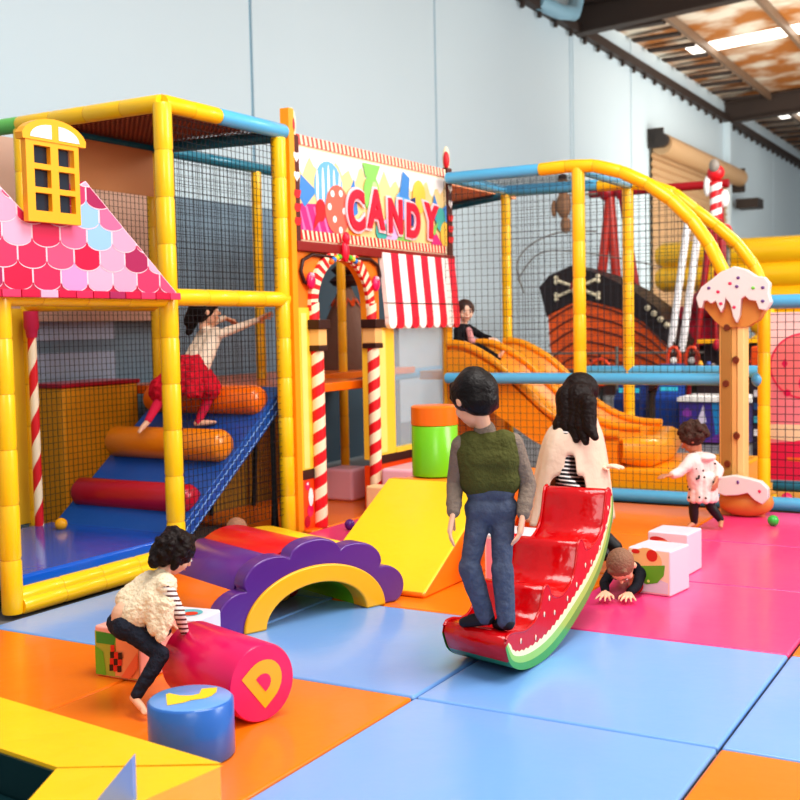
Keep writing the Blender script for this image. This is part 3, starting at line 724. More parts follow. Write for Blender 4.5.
ct = [(-2.33, 1.60), (-2.35, 1.68), (-2.31, 1.76), (-2.24, 1.81), (-2.16, 1.87), (-2.06, 1.91), (-1.97, 1.88), (-1.9, 1.83), (-1.84, 1.82), (-1.80, 1.77), (-1.81, 1.70), (-1.79, 1.63), (-1.83, 1.57), (-1.88, 1.58), (-1.9, 1.64), (-1.95, 1.65), (-1.98, 1.68), (-2.01, 1.66), (-2.02, 1.54), (-2.045, 1.48), (-2.07, 1.53), (-2.09, 1.62), (-2.125, 1.67), (-2.14, 1.60), (-2.16, 1.56), (-2.18, 1.60), (-2.2, 1.65), (-2.235, 1.63), (-2.265, 1.655), (-2.29, 1.65), (-2.305, 1.6)]
c = icing('icing_cap', ct, None, 8.68, .09, t)
b = B(); b.prism([(-2.32, 1.72), (-2.3, 1.6), (-2.22, 1.5), (-2.16, 1.45), (-1.98, 1.45), (-1.9, 1.5), (-1.84, 1.6), (-1.84, 1.72)], (0, 8.74, 0), (1, 0, 0), (0, 0, 1), (0, 1, 0), .14, mat('cookie', (206, 138, 62), .5, .15)); b.build('cookie_cap', t, bevel=.02)
fb = [(-2.2, .30), (-2.2, .2), (-2.12, .17), (-2.02, .18), (-1.95, .2), (-1.9, .15), (-1.84, .12), (-1.80, .17), (-1.8, .24), (-1.85, .29), (-1.93, .31), (-2.05, .33)]
c2 = icing('icing_foot', fb, None, 8.62, .08, t)
b = B(); b.ell((-2.0, 8.8, .11), (.21, .15, .12), mat('cookie', (206, 138, 62), .5, .15)); b.ell((-1.9, 8.75, .18), (.08, .1, .05), mat('cookie', (206, 138, 62), .5, .15)); b.build('cookie_foot', t, smooth=True)
sc3 = [mat('sprinkle_pink', (220, 40, 90), .3), mat('sprinkle_purple', (110, 70, 130), .3), mat('sprinkle_green', (120, 200, 70), .3)]
for x, z, k in ((-2.25, 1.75, 1), (-2.18, 1.72, 0), (-2.09, 1.78, 0), (-2.03, 1.82, 1), (-2.04, 1.755, 1), (-1.92, 1.74, 2), (-1.85, 1.74, 1), (-1.85, 1.64, 1), (-2.06, 1.6, 0), (-2.16, 1.63, 0)): b = B(); b.ell((x, 8.678, z), (.014, .006, .012), sc3[k], seg=8, rings=6); b.build('sprinkle', c, smooth=True)
b = B(); b.ell((-2.02, 8.618, .28), (.01, .006, .015), sc3[1], seg=8, rings=6); b.build('sprinkle', c2, smooth=True); b = B(); b.ell((-1.86, 8.618, .22), (.012, .006, .012), sc3[0], seg=8, rings=6); b.build('sprinkle', c2, smooth=True)

# pink painted board behind the right net
t = thing('painted_panel', (-1.2, 9.62, 0), 'pink painted board with swirls behind the netting at the far right', 'panel')
b = B(); b.box((-2.0, 9.6, .18), (-.4, 9.64, 1.56), mat('panel_pink', (250, 150, 160), .4)); b.build('board', t)
b = B(); U2, W2 = (1, 0, 0), (0, 0, 1)
def pp(poly, m, l): b.flat(poly, (0, 9.598-.0005*l, 0), U2, W2, m)
pp([(-2, 1.2), (-1.7, 1.36), (-1.3, 1.3), (-.9, 1.1), (-.4, 1.2), (-.4, 1.56), (-2, 1.56)], mat('panel_blush', (255, 214, 210), .4), 1)
pp(circ((-1.72, 1.12), .27, 30), mat('panel_rose', (240, 60, 100), .4), 2); pp(circ((-1.72, 1.12), .255, 30), mat('panel_salmon', (252, 140, 140), .4), 3)
pp(circ((-1.66, .98), .1, 24), MAG, 4)
pp([(-2, .52), (-1.8, .5), (-1.6, .56), (-.4, .54), (-.4, .64), (-2, .64)], mat('panel_cream', (255, 232, 190), .4), 4)
pp([(-2, .18), (-.4, .18), (-.4, .54), (-1.6, .52), (-1.8, .5), (-2, .48)], mat('panel_hot_pink', (238, 40, 90), .4), 3)
pp([(-1.85, .34), (-1.4, .32), (-1.4, .37), (-1.85, .37)], mat('panel_orange', (250, 120, 50), .4), 5)
pp(circ((-1.85, .9), .03, 8), MAG, 5); pp(circ((-1.87, 1.14), .025, 4, .04), MAG, 5); pp(circ((-1.5, .75), .09, 20), mat('panel_peach', (255, 190, 180), .4), 4)
b.build('painted_swirls', t)

# inflatable
t = thing('inflatable_wall', (-1.4, 19.6, 0), 'large ribbed yellow inflatable wall behind the enclosure at the far right', 'inflatable')
b = B(); IY = vinyl('inflatable_yellow', (255, 204, 30), .35)
for i in range(7):
    x_ = -5.98 if i < 2 else -4.36; z_ = 2.65-.396*i
    b.tube([(x_, 19.6, z_), (x_+.12, 19.6, z_), (3.5, 19.6, z_)], [.15, .236, .236], IY, 18)
b.build('rib', t, smooth=True)

# ================================================================== SHIP RIDE AND BACKGROUND
t = thing('pirate_ship_ride', (-5.9, 17.4, 0), 'pirate ship swing ride with orange planked hull and black crossbones bulwark', 'ride')
HO = mat('hull_orange', (226, 92, 24), .4, .1, 8, var=.25); HD = mat('hull_dark', (96, 40, 22), .5); SB_ = mat('ship_black', (34, 20, 22), .5); BONE = mat('bone', (222, 210, 180), .5)
gun = [(-7.12, 2.1), (-6.95, 2.28), (-6.57, 2.42), (-6.1, 2.27), (-5.6, 2.02), (-5.2, 1.72), (-4.86, 1.2), (-4.9, 1.1), (-5.15, 1.25), (-5.4, 1.5), (-5.8, 1.72), (-6.3, 1.86), (-6.55, 1.84), (-6.85, 1.72), (-7.0, 1.62)]
b = B(); b.prism(gun, (0, 16.98, 0), U2, W2, (0, 1, 0), .9, SB_); b.build('bulwark', t)
hull = [(-6.98, 1.64), (-6.55, 1.84), (-6.3, 1.86), (-5.8, 1.72), (-5.4, 1.5), (-5.1, 1.2), (-4.98, .95), (-5.05, .6), (-5.5, .4), (-6.3, .38), (-6.75, .6), (-6.95, 1.1)]
b = B(); b.prism(hull, (0, 17.0, 0), U2, W2, (0, 1, 0), .85, HO); b.build('hull', t)
b = B()
for s_ in (0, .2, .4, .62, .85):
    pts = [(-6.98+.02*s_, 16.985, 1.55-s_), (-6.6, 16.985, 1.76-s_*.95), (-6.3, 16.985, 1.80-s_*.95), (-5.8, 16.985, 1.66-s_*.9), (-5.35, 16.985, 1.42-s_*.8), (-5.05, 16.985, 1.12-s_*.55)]
    b.tube(curve(pts), .014, HD, 6)
b.build('plank_line', t, smooth=True)
b = B(); b.prism([(-6.9, .75), (-5.02, .85), (-5.05, .58), (-5.5, .38), (-6.3, .36), (-6.75, .56)], (0, 16.96, 0), U2, W2, (0, 1, 0), .03, mat('hull_shadow', (70, 34, 26), .6)); b.build('keel_board', t)  # dark sheet paints the shade on the lower hull
for x in (-6.5, -5.4): b = B(); b.box((x-.06, 17.1, 0), (x+.06, 17.7, .42), STEEL); b.build('support_leg', t)
b = B(); cx_, cz_ = -6.45, 2.06
for a, e in (((-6.82, 2.2), (-6.12, 1.93)), ((-6.82, 1.93), (-6.12, 2.2))):
    p, q = V((a[0], 16.95, a[1])), V((e[0], 16.95, e[1])); b.cap(p, .028, q, .028, BONE, 8)
    for w in (p, q):
        for s_ in (-1, 1): b.ell(w+V((0, 0, s_*.035)), .04, BONE, seg=8, rings=6)
b.build('crossbones', t, smooth=True); b = B(); b.ell((cx_, 16.94, cz_+.02), (.13, .05, .12), mat('bandana_red', (170, 20, 30), .5)); b.ell((cx_, 16.93, cz_-.03), (.1, .05, .12), BONE)
b.build('skull', t, smooth=True)
b = B()
for i in range(5): b.ell((-5.33+.1*i, 16.95, 1.72-.09*i), (.05, .03, .05), BONE, seg=8, rings=6)
b.build('bone_garland', t, smooth=True)
RP = mat('ride_red', (172, 22, 34), .4)
t2 = thing('ride_gantry', (-5.6, 18.2, 0), 'dark red steel gantry standing over the pirate ship', 'ride frame')
b = B(); b.tube([(-6.7, 18.2, 3.66), (-4.4, 18.2, 3.66)], .07, RP, 12); b.ell((-6.4, 18.2, 3.66), (.14, .14, .14), RP); b.ell((-6.15, 18.2, 3.66), (.12, .12, .14), RP); b.build('cross_bar', t2, smooth=True)
for x0_, x1_ in ((-6.35, -6.75), (-6.35, -6.1), (-6.15, -5.6), (-4.6, -5.05), (-4.6, -4.15), (-4.55, -4.4)):
    b = B(); b.tube([(x0_, 18.2, 3.6), (x1_, 18.2+(x1_-x0_)*.2, 0)], .055 if x0_ != -6.35 else .08, RP if x0_ != -6.35 else mat('ride_orange_red', (196, 52, 34), .4), 10); b.build('leg', t2, smooth=True)
t2 = thing('pole_pair', (-4.6, 16.4, 0), 'pair of slanting white poles beside the stern of the pirate ship', 'poles')
for dx in (0, .17):
    b = B(); b.tube([(-4.82+dx, 16.4, 1.05), (-4.55+dx, 16.4, 2.95)], .055, mat('pole_white', (236, 232, 232), .35), 12); b.tube([(-4.86+dx, 16.4, 0), (-4.82+dx, 16.4, 1.05)], .03, STEEL, 8); b.build('pole', t2, smooth=True)
GR = mat('rope_grey', (120, 112, 104), .6)
t2 = thing('wire_fence', (-6.5, 16.3, 0), 'thin grey wire rails curving around the pirate ship', 'fence')
b = B()
b.tube(curve([(-7.1, 16.3, 2.0), (-7.25, 16.4, 2.45), (-7.05, 16.5, 2.75), (-6.6, 16.6, 2.92), (-6.0, 16.6, 2.9)]), .012, GR, 6); b.tube(curve([(-7.2, 16.3, 2.2), (-6.8, 16.3, 2.6), (-6.0, 16.3, 2.55), (-4.9, 16.3, 2.3)]), .01, GR, 6)
b.tube([(-8.3, 16.3, 1.05), (-4.2, 16.3, 1.05)], .02, GR, 6); b.tube([(-8.3, 16.3, .8), (-4.2, 16.3, .8)], .015, GR, 6)
for x in (-8.3, -7.0, -5.6, -4.2): b.tube([(x, 16.3, 0), (x, 16.3, 1.15)], .025, GR, 8)
b.build('rail', t2, smooth=True)
for i, (x, rx, lb) in enumerate(((-5.72, .17, 'orange spoked ship wheel in front of the pirate ship hull'), (-4.62, .09, 'left one of two narrow orange wheels below the white poles'), (-4.36, .09, 'right one of two narrow orange wheels below the white poles'))):
    zc = .78 if i == 0 else .95
    t2 = thing('ship_wheel', (x, 15.9, 0), lb, 'wheel', 'orange ship wheels')
    b = B(); pts = [(x+rx*math.cos(2*PI*k/24), 15.9, zc+.19*math.sin(2*PI*k/24)) for k in range(25)]; b.tube(pts, .028, mat('wheel_orange', (232, 76, 34), .4), 8); b.build('rim', t2, smooth=True)
    b = B()
    for k in range(4): a = PI*k/4; b.bar((x-rx*1.35*math.cos(a), 15.9, zc-.27*math.sin(a)), (x+rx*1.35*math.cos(a), 15.9, zc+.27*math.sin(a)), .025, DBRN)
    b.ell((x, 15.88, zc), (.05, .03, .05), WHITE, seg=10, rings=8); b.build('spoke', t2)
    b = B(); b.tube([(x, 15.95, 0), (x, 15.95, zc)], .03, BLACK, 8); b.build('stand', t2)
# monkey like lookout ornament and striped figure
t2 = thing('lookout_ornament', (-6.9, 17.6, 3.0), 'small brown carved lookout figure hanging high beside the red gantry bar', 'decoration')
b = B(); bw = mat('carved_brown', (150, 110, 80), .6, .3, 20)
b.ell((-6.95, 17.6, 3.75), (.12, .1, .14), bw); b.ell((-6.93, 17.6, 3.45), (.13, .1, .22), bw); b.ell((-7.1, 17.6, 3.4), (.05, .05, .14), bw); b.ell((-6.9, 17.6, 3.12), (.09, .08, .14), bw); b.ell((-6.95, 17.6, 3.9), (.08, .08, .05), DBRN)
b.build('figure', t2, smooth=True); b = B(); b.tube([(-6.93, 17.6, 3.6), (-6.5, 18.2, 3.66)], .02, GR, 6); b.build('hook', t2)
t2 = thing('clown_ornament', (-4.3, 17.0, 3.0), 'red and white striped figure ornament above the yellow arches', 'decoration')
b = B(); b.tube([(-4.3, 17, 0), (-4.3, 17, 3.0)], .03, RP, 8); candystripe(b, -4.3, 17.0, 3.0, 3.55, .09, 3, CRED, WHITE, 12); b.ell((-4.3, 17, 3.68), (.13, .1, .12), CRED); b.ell((-4.42, 17, 3.5), (.06, .06, .16), WHITE); b.ell((-4.3, 16.92, 3.78), (.08, .06, .1), mat('ornament_grey', (150, 140, 130), .5)); b.ell((-4.17, 17, 3.3), (.07, .05, .13), WHITE)
b.build('figure', t2, smooth=True)
t2 = thing('lamp_ornament', (-4.0, 16.5, 2.4), 'small red and yellow ball ornament near the rear yellow arch', 'decoration')  # red and yellow balls on a pole, not a lamp
b = B(); b.ell((-4.05, 16.5, 2.78), .11, CRED); b.ell((-3.93, 16.5, 2.62), .1, YDK); b.tube([(-4.0, 16.5, 0), (-4.0, 16.5, 2.7)], .03, GR, 8); b.build('ball_body', t2, smooth=True)
t2 = thing('ride_bench', (-4.9, 18.9, 0), 'red padded ride seats behind the white poles', 'ride seat')
b = B(); b.box((-5.5, 18.6, 1.1), (-4.5, 19.2, 1.75), mat('seat_red', (190, 30, 60), .4)); b.box((-5.5, 18.8, 0), (-4.5, 19, 1.1), BLACK); b.ell((-4.75, 18.5, 1.8), (.35, .3, .25), mat('seat_red', (190, 30, 60), .4)); b.build('seat', t2, bevel=.05)
for x, y, w, h, c, lb in ((-4.75, 14.2, .35, .92, (20, 50, 110), 'dark blue arcade cabinet behind the slide, below the ship wheel'), (-4.25, 14.3, .3, .95, (24, 70, 150), 'brighter blue arcade cabinet beside the dark blue one behind the net')):
    t2 = thing('arcade_cabinet', (x, y, 0), lb, 'arcade machine', 'blue arcade cabinets')
    b = B(); m = mat('cab_%d' % c[2], c, .4)
    b.prism([(0, 0), (w*1.1, 0), (w*1.1, h), (w*.7, h), (w*.55, h*.72), (0, h*.55)], (x-w/2, y, 0), (0, 1, 0), (0, 0, 1), (1, 0, 0), w, m); b.build('cabinet_body', t2, bevel=.01)
    b = B(); b.flat([(0.03, h*.60), (w-.03, h*.60), (w-.03, h*.70), (.03, h*.70)], (x-w/2, y-.0+w*.28, 0), U2, W2, mat('screen_teal', (60, 170, 190), .2, emis=.5)); b.build('screen', t2)
t2 = thing('arcade_game', (-3.5, 14.0, 0), 'low game machine with purple and turquoise artwork behind the toddler', 'arcade machine')
b = B(); b.box((-4.0, 14.0, 0), (-3.15, 14.7, .5), mat('game_body', (60, 50, 110), .4)); b.box((-4.02, 13.95, .5), (-3.1, 14.7, .56), WHITE); b.build('cabinet_body', t2, bevel=.01)
b = B()
for pts, c, l in (([(-4, -.0), (-3.15, 0), (-3.15, .5), (-4, .5)], (70, 60, 150), 1), ([(-3.55, .1), (-3.15, .05), (-3.15, .5), (-3.6, .5)], (40, 140, 200), 2), (circ((-3.38, .32), .13, 18, .17), (90, 210, 220), 3), (circ((-3.36, .3), .04, 12, .1), (190, 220, 60), 4), ([(-4, 0), (-3.7, 0), (-3.85, .22)], (190, 30, 60), 3), ([(-3.8, .2), (-3.7, .46), (-3.66, .25)], (230, 220, 240), 3), (circ((-3.9, .36), .06, 12), (150, 70, 180), 3), ([(-3.7, 0), (-3.4, 0), (-3.5, .12)], (120, 60, 160), 4)):
    b.flat(pts, (0, 13.995-.001*l, 0), U2, W2, mat('art_%d_%d_%d' % c, c, .3))
b.build('artwork', t2)
t2 = thing('prize_stand', (-3.6, 15.4, 0), 'shelf stand crowded with colourful prizes behind the netting', 'shelf')
b = B(); b.box((-4.15, 15.4, 0), (-2.6, 15.8, .72), mat('stand_dark', (50, 30, 34), .6)); b.box((-4.15, 15.38, 1.2), (-2.6, 15.8, 1.25), YDK); b.box((-4.15, 15.75, .7), (-2.6, 15.8, 1.25), mat('stand_dark', (50, 30, 34), .6)); b.build('stand_body', t2)
b = B(); random.seed(3)
for i in range(46):
    c = random.choice([(220, 60, 40), (240, 230, 220), (60, 40, 40), (190, 20, 50), (240, 170, 50), (60, 90, 170), (180, 160, 150)])
    b.ell((-4.1+1.45*random.random(), 15.36-.06*random.random(), .78+.42*random.random()), (.03+.03*random.random(), .04, .03+.05*random.random()), mat('prize_%d_%d' % c[:2], c, .5), seg=8, rings=6)
o = b.build('prizes', t2, smooth=True); o['kind'] = 'stuff'
t2 = thing('vending_rack', (-2.35, 13.0, 0), 'narrow dark rack with lit shelves between the wafer post and yellow post', 'rack')
b = B(); b.box((-2.75, 12.4, .02), (-2.2, 12.7, 1.0), mat('rack_dark', (40, 36, 60), .5)); b.build('rack_body', t2)
b = B()
for i, c in enumerate(((60, 60, 70), (240, 240, 240), (70, 170, 190), (40, 90, 140), (220, 220, 230), (190, 30, 70))): b.box((-2.73, 12.37, .12+.14*i), (-2.22, 12.4, .19+.14*i), mat('rk_%d' % c[1], c, .3))
b.build('shelf_strip', t2)
t2 = thing('prize_lamp', (-2.45, 12.0, 1.0), 'orange and brown toy figures above the dark rack beside the wafer post', 'decoration')  # toy figures only, no lamp here
b = B(); b.box((-2.75, 12.3, 1.0), (-2.15, 12.5, 1.22), mat('toy_orange', (236, 90, 20), .4)); b.ell((-2.35, 12.2, 1.3), (.1, .08, .12), DBRN); b.build('figure', t2, bevel=.02)

# ================================================================== SOFT PLAY PIECES
# wedge ramp and platform
t = thing('wedge_ramp', (-3.33, 6.4, 0), 'big yellow foam wedge ramp with orange sides leading to a block', 'foam ramp')
WY = vinyl('wedge_yellow', (255, 203, 36), .32, .3); WO = vinyl('wedge_orange', (250, 134, 24), .32, .15)
b = B(); x0, x1 = -3.72, -2.97
sd = [(5.40, 0), (6.38, 0), (6.38, .52), (6.30, .52), (5.40, .03)]
b.add([(x0, y, z) for y, z in sd]+[(x1, y, z) for y, z in sd], [(3, 4, 9, 8)], WY)
b.add([(x0, y, z) for y, z in sd]+[(x1, y, z) for y, z in sd], [(0, 1, 2, 3, 4), (9, 8, 7, 6, 5), (0, 5, 6, 1), (1, 6, 7, 2), (2, 7, 8, 3), (4, 9, 5, 0)], WO)
b.build('wedge', t, bevel=.015, fix=True)
b = B(); sd = [(6.39, 0), (6.5, 0)]+[(6.82-.26*math.cos(PI*i/10), .30*math.sin(PI*i/10)) for i in range(11)][1:-1]+[(7.12, 0), (7.3, 0), (7.3, .50), (6.39, .50)]
b.prism(sd, (x0, 0, 0), (0, 1, 0), (0, 0, 1), (1, 0, 0), .75, WO); b.build('tunnel_block', t, bevel=.012, fix=True)
t = thing('foam_cylinder', (-3.56, 6.66, .5), 'upright lime green foam drum with an orange cap on the wedge block', 'foam cylinder')
b = B(); b.tube([(-3.56, 6.66, .505), (-3.56, 6.66, .51), (-3.56, 6.66, .84), (-3.56, 6.66, .845)], [.145, .155, .155, .15], LIME, 32); b.build('drum', t, smooth=True)
b = B(); b.tube([(-3.56, 6.66, .845), (-3.56, 6.66, .85), (-3.56, 6.66, .965), (-3.56, 6.66, .975)], [.15, .157, .157, .145], ORG, 32); b.build('cap', t, smooth=True)
# pale pink boxes near the house
def softbox(name, c, sz, rot, m, label, cat, bev=.015, group=None):
    o_ = thing(name, (c[0], c[1], c[2]), label, cat, group); o_.rotation_euler = (0, 0, rot)
    b = B(); b.box((-sz[0]/2, -sz[1]/2, 0), (sz[0]/2, sz[1]/2, sz[2]), m); b.v = [p+V(c) for p in b.v]
    b.build('box_body', o_, bevel=bev); return o_
def solo(name, c, sz, rot, m, label, cat, bev=.015):
    b = B(); Rm = Matrix.Rotation(rot, 3, 'Z'); b.box((-sz[0]/2, -sz[1]/2, 0), (sz[0]/2, sz[1]/2, sz[2]), m); b.v = [Rm @ p+V(c) for p in b.v]
    return tag(b.build(name, bevel=bev), label, cat)
solo('foam_box', (-5.35, 8.35, 0), (.3, .3, .28), 0, PINK, 'pale pink foam box standing inside the candy cane archway', 'foam box', .03)
solo('foam_box', (-4.5, 8.42, 0), (.4, 1.15, .36), 0, PINK, 'long pale pink foam box below the house window', 'foam box', .03)
solo('foam_box', (-4.58, 7.72, 0), (.3, .14, .24), 0, mat('peach_foam', (250, 214, 160), .4), 'peach foam box between the archway and the yellow wedge', 'foam box', .02)

# scalloped tunnel
c0 = V((-3.27, 4.79, 0)); u = V((.355, .935, 0)).normalized(); n_ = V((.935, -.355, 0)).normalized(); up = V((0, 0, 1))
t = thing('tunnel_arch', c0-n_*.3, 'low foam tunnel with purple scalloped front, yellow arc and striped padded back', 'foam tunnel')
def el(a, ru, rz_): return (ru*math.cos(a), rz_*math.sin(a))
out = [];
for i in range(101):
    a = PI*i/100; k = .86+.14*abs(math.sin(5*a))**.55; out.append(el(a, .605*k, .415*k))
inn = [el(PI-PI*i/40, .43, .275) for i in range(41)]
b = B()
N_ = 60
def ringpiece(b, fo, fi, off, th, m, side):
    n = N_; A = [fo(PI*i/n) for i in range(n+1)]; I = [fi(PI*i/n) for i in range(n+1)]
    P = lambda q, d: c0+u*q[0]+up*max(q[1], 0)+n_*(off+d)
    vs = [P(q, th) for q in A]+[P(q, th) for q in I]+[P(q, 0) for q in A]+[P(q, 0) for q in I]; k = n+1
    fs = []; fo_ = []
    for i in range(n):
        fs.append((i, i+1, k+i+1, k+i)); fs.append((2*k+i, 3*k+i, 3*k+i+1, 2*k+i+1))
        fo_.append((i, 2*k+i, 2*k+i+1, i+1)); fo_.append((k+i, k+i+1, 3*k+i+1, 3*k+i))
    fs += [(0, k, 3*k, 2*k), (n, 2*k+n, 3*k+n, k+n)]
    b.add(vs, fs, m); b.add(vs, fo_, side)
def fo(a): k = .855+.145*abs(math.sin(5*a))**.6; return el(a, .61*k, .42*k)
ringpiece(b, fo, lambda a: el(a, .43, .27), -.10, .10, PUR, PUR); N_ = 60
b.build('scalloped_front', t, bevel=.012, fix=True)
b = B(); ringpiece(b, lambda a: el(a, .445, .283), lambda a: el(a, .315, .19), -.11, .125, YDK, YDK); b.build('yellow_arc', t, bevel=.01, fix=True)
bands = [(PI, PI*.81, ORG), (PI*.81, PI*.62, PUR), (PI*.62, PI*.43, vinyl('tunnel_red', (214, 10, 20), .38, .1)), (PI*.43, PI*.24, YEL), (PI*.24, 0, LIME)]
for a0, a1, m in bands:
    b = B(); k = 10; vs = []
    for d in (-.11, -.14, -.8, -.83):
        q_ = .96 if d in (-.11, -.83) else 1
        for i in range(k+1):
            a = a0+(a1-a0)*i/k; bl = 1+.07*math.sin(PI*i/k)
            e = el(a, .545*bl*q_, .37*bl*q_); vs.append(c0+u*e[0]+up*e[1]+n_*d)
        for i in range(k+1):
            a = a0+(a1-a0)*i/k; e = el(a, .33, .2); vs.append(c0+u*e[0]+up*e[1]+n_*d)
    w = 2*(k+1); fs = []
    for r_ in range(3):
        for i in range(k):
            fs.append((r_*w+i, r_*w+i+1, (r_+1)*w+i+1, (r_+1)*w+i)); fs.append((r_*w+k+1+i, (r_+1)*w+k+1+i, (r_+1)*w+k+2+i, r_*w+k+2+i))
        for i in (0, k): fs.append((r_*w+i, (r_+1)*w+i, (r_+1)*w+k+1+i, r_*w+k+1+i))
    for r_ in (0, 3):
        for i in range(k): fs.append((r_*w+i, r_*w+i+1, r_*w+k+2+i, r_*w+k+1+i))
    b.add(vs, fs, m); b.build('padded_band', t, smooth=True, fix=True)

# magenta cylinder with D
A0 = V((-2.59, 3.41, .153)); A1 = V((-3.06, 3.56, .153)); ax = (A0-A1).normalized()
t = thing('foam_cylinder', (A0.x, A0.y, 0), 'magenta foam cylinder lying on its side with a yellow letter D', 'foam cylinder')
b = B(); b.tube([A1, A1+ax*.01, A0-ax*.01, A0], [.143, .152, .152, .146], MAG, 40); b.build('cylinder_body', t, smooth=True)
side_ = V((-ax.y, ax.x, 0)); # to the right seen from outside the end
side_ = V((ax.y, -ax.x, 0))*-1
Dp = []
def rot2(p, a): return (p[0]*math.cos(a)-p[1]*math.sin(a), p[0]*math.sin(a)+p[1]*math.cos(a))
outer = [(-.055, -.085), (-.0, -.085)]+[(.0+.095*math.cos(a), .085*math.sin(a)) for a in [(-PI/2+PI*i/14) for i in range(1, 14)]]+[(0, .085), (-.055, .085)]
inner = [(-.012, -.035), (.0, -.035)]+[(.0+.04*math.cos(a), .035*math.sin(a)) for a in [(-PI/2+PI*i/8) for i in range(1, 8)]]+[(0, .035), (-.012, .035)]
ang = math.radians(38)
b = B(); S = side_
b.flat([rot2(p, ang) for p in outer], A0+ax*.002, S, up, YDK); b.flat([rot2(p, ang) for p in inner], A0+ax*.004, S, up, MAG)
for o_, h in ((outer, .002),): pass
b.build('letter_d', t)
# royal blue drum with yellow mark
c = V((-2.62, 3.03, 0)); t = thing('foam_cylinder', c, 'blue foam drum standing upright with a yellow letter on top', 'foam cylinder')
b = B(); b.tube([c, c+up*.008, c+up*.197, c+up*.205], [.145, .152, .152, .143], ROYAL, 40); b.build('drum', t, smooth=True)
b = B(); b.tube([c+up*.2045, c+up*.208], [.144, .138], vinyl('drum_top_blue', (110, 160, 220)), 40); b.build('drum_top', t, smooth=True)
mk = [(150, 130), (205, 200), (300, 185), (345, 170), (430, 160), (470, 145), (490, 120), (480, 90), (375, 97), (378, 130), (330, 140), (250, 138), (165, 122)]
rr_, ff_ = V((.868, .497, 0)), V((-.497, .868, 0))
b = B(); b.flat([((x-328)/288*.15, -(y-147)/88*.15) for x, y in mk][::-1], c+up*.2095, rr_, ff_, mat('mark_yellow', (252, 205, 40), .35)); b.build('letter_mark', t)

# printed cubes
def cube(c, s, rot, label, face, topm=None, h=None):
    t = thing('printed_cube', c, label, 'foam cube', 'printed foam cubes'); c = V(c); h = h or s
    Rm = Matrix.Rotation(rot, 3, 'Z'); U_ = Rm @ V((1, 0, 0)); F_ = Rm @ V((0, 1, 0))
    b = B(); b.box((-s/2, -s/2, 0), (s/2, s/2, h), topm or PINK); b.v = [Rm @ p+c for p in b.v]; b.build('cube_body', t, bevel=.012)
    o = c-U_*s/2-F_*(s/2+.0015)
    b = B()
    for i, (poly, m) in enumerate(face): b.flat([(x*s, y*h) for x, y in poly], o-F_*.0006*i, U_, (0, 0, 1), m)
    b.build('printed_face', t); return t
PC = mat('print_cream', (250, 226, 190), .35); PG = mat('print_green', (110, 180, 50), .35); PO = mat('print_orange', (248, 160, 110), .35); PR_ = mat('print_red', (220, 50, 40), .35); PT = mat('print_tan', (250, 200, 130), .35); PGY = mat('print_grey', (220, 216, 220), .35)
face1 = [([(.03, .05), (.97, .05), (.97, .97), (.03, .97)], PC), ([(.05, .06), (.95, .06), (.95, .3), (.5, .42), (.3, .2)], PGY), (circ((.45, .72), .36, 24, .3), PT), ([(.08, .58), (.88, .68), (.85, .45), (.7, .28), (.45, .22), (.25, .3), (.12, .45)], PG), (circ((.58, .86), .13, 16), PR_), (circ((.2, .92), .1, 12, .05), PR_), (circ((.2, .12), .2, 18, .14, .6), PR_), (circ((.22, .45), .04, 10), mat('print_lemon', (240, 240, 130), .35)), (circ((.5, .3), .035, 10), mat('print_lemon', (240, 240, 130), .35)), ([(.06, .1), (.2, .3), (.1, .55), (.05, .5)], PO)]
face2 = [([(.03, .05), (.97, .05), (.97, .97), (.03, .97)], mat('print_blush', (252, 216, 214), .35)), (circ((.3, .78), .24, 18, .1, -.2), PR_), (circ((.5, .72), .25, 18, .08, -.2), PO), ([(.55, .8), (.9, .7), (.95, .1), (.8, .1), (.78, .6)], mat('print_rose', (230, 90, 120), .35)), (circ((.9, .18), .08, 14), PR_)]
cube((-1.875, 6.14, 0), .255, math.radians(-8), 'white printed cube with green and red fruit picture beside the crawling boy', face1, mat('cube_white_pink', (242, 208, 218), .3))
cube((-1.94, 6.68, 0), .25, math.radians(-4), 'white printed cube with rose picture behind the nearer one on pink mat', face2, mat('cube_white_pink', (242, 208, 218), .3))
chk = []
for i in range(4):
    for j in range(3):
        chk.append(([(.33+.09*j+.05*i-.03*i, .14+.13*i), (.42+.09*j+.05*i-.03*i, .16+.13*i), (.42+.09*j+.05*i-.03*i, .29+.13*i), (.33+.09*j+.05*i-.03*i, .27+.13*i)], PR_ if (i+j) % 2 else DBRN))
face3 = [([(.02, .04), (.98, .04), (.98, .84), (.02, .9)], mat('print_olive', (170, 180, 70), .35)), ([(.05, .66), (.45, .66), (.5, .88), (.05, .88)], mat('print_forest', (60, 150, 60), .35)), ([(.45, .06), (.98, .06), (.98, .88), (.5, .88)], PO), ([(.02, .04), (.25, .04), (.2, .5), (.02, .6)], PG)]+chk[:10]+[([(.6, .06), (.8, .06), (.98, .3), (.98, .6)], mat('print_salmon', (244, 120, 80), .35))]
cube((-3.49, 3.69, 0), .255, math.radians(2), 'pink topped printed cube with checked fruit picture under the leaning girl', face3, vinyl('cube_salmon', (246, 176, 160)), .225)
tq = cube((-3.41, 3.95, 0), .215, math.radians(8), 'pale cube with turquoise print behind the magenta cylinder', face2, mat('cube_white', (226, 226, 234), .3), .21)
b = B(); b.flat(circ((0, 0), .065, 20), (-3.41, 3.95, .2115), (1, 0, 0), (0, 1, 0), mat('print_turquoise', (90, 180, 190), .35)); b.flat(circ((.02, -.01), .035, 14), (-3.41, 3.95, .212), (1, 0, 0), (0, 1, 0), PR_); b.build('printed_top', tq)
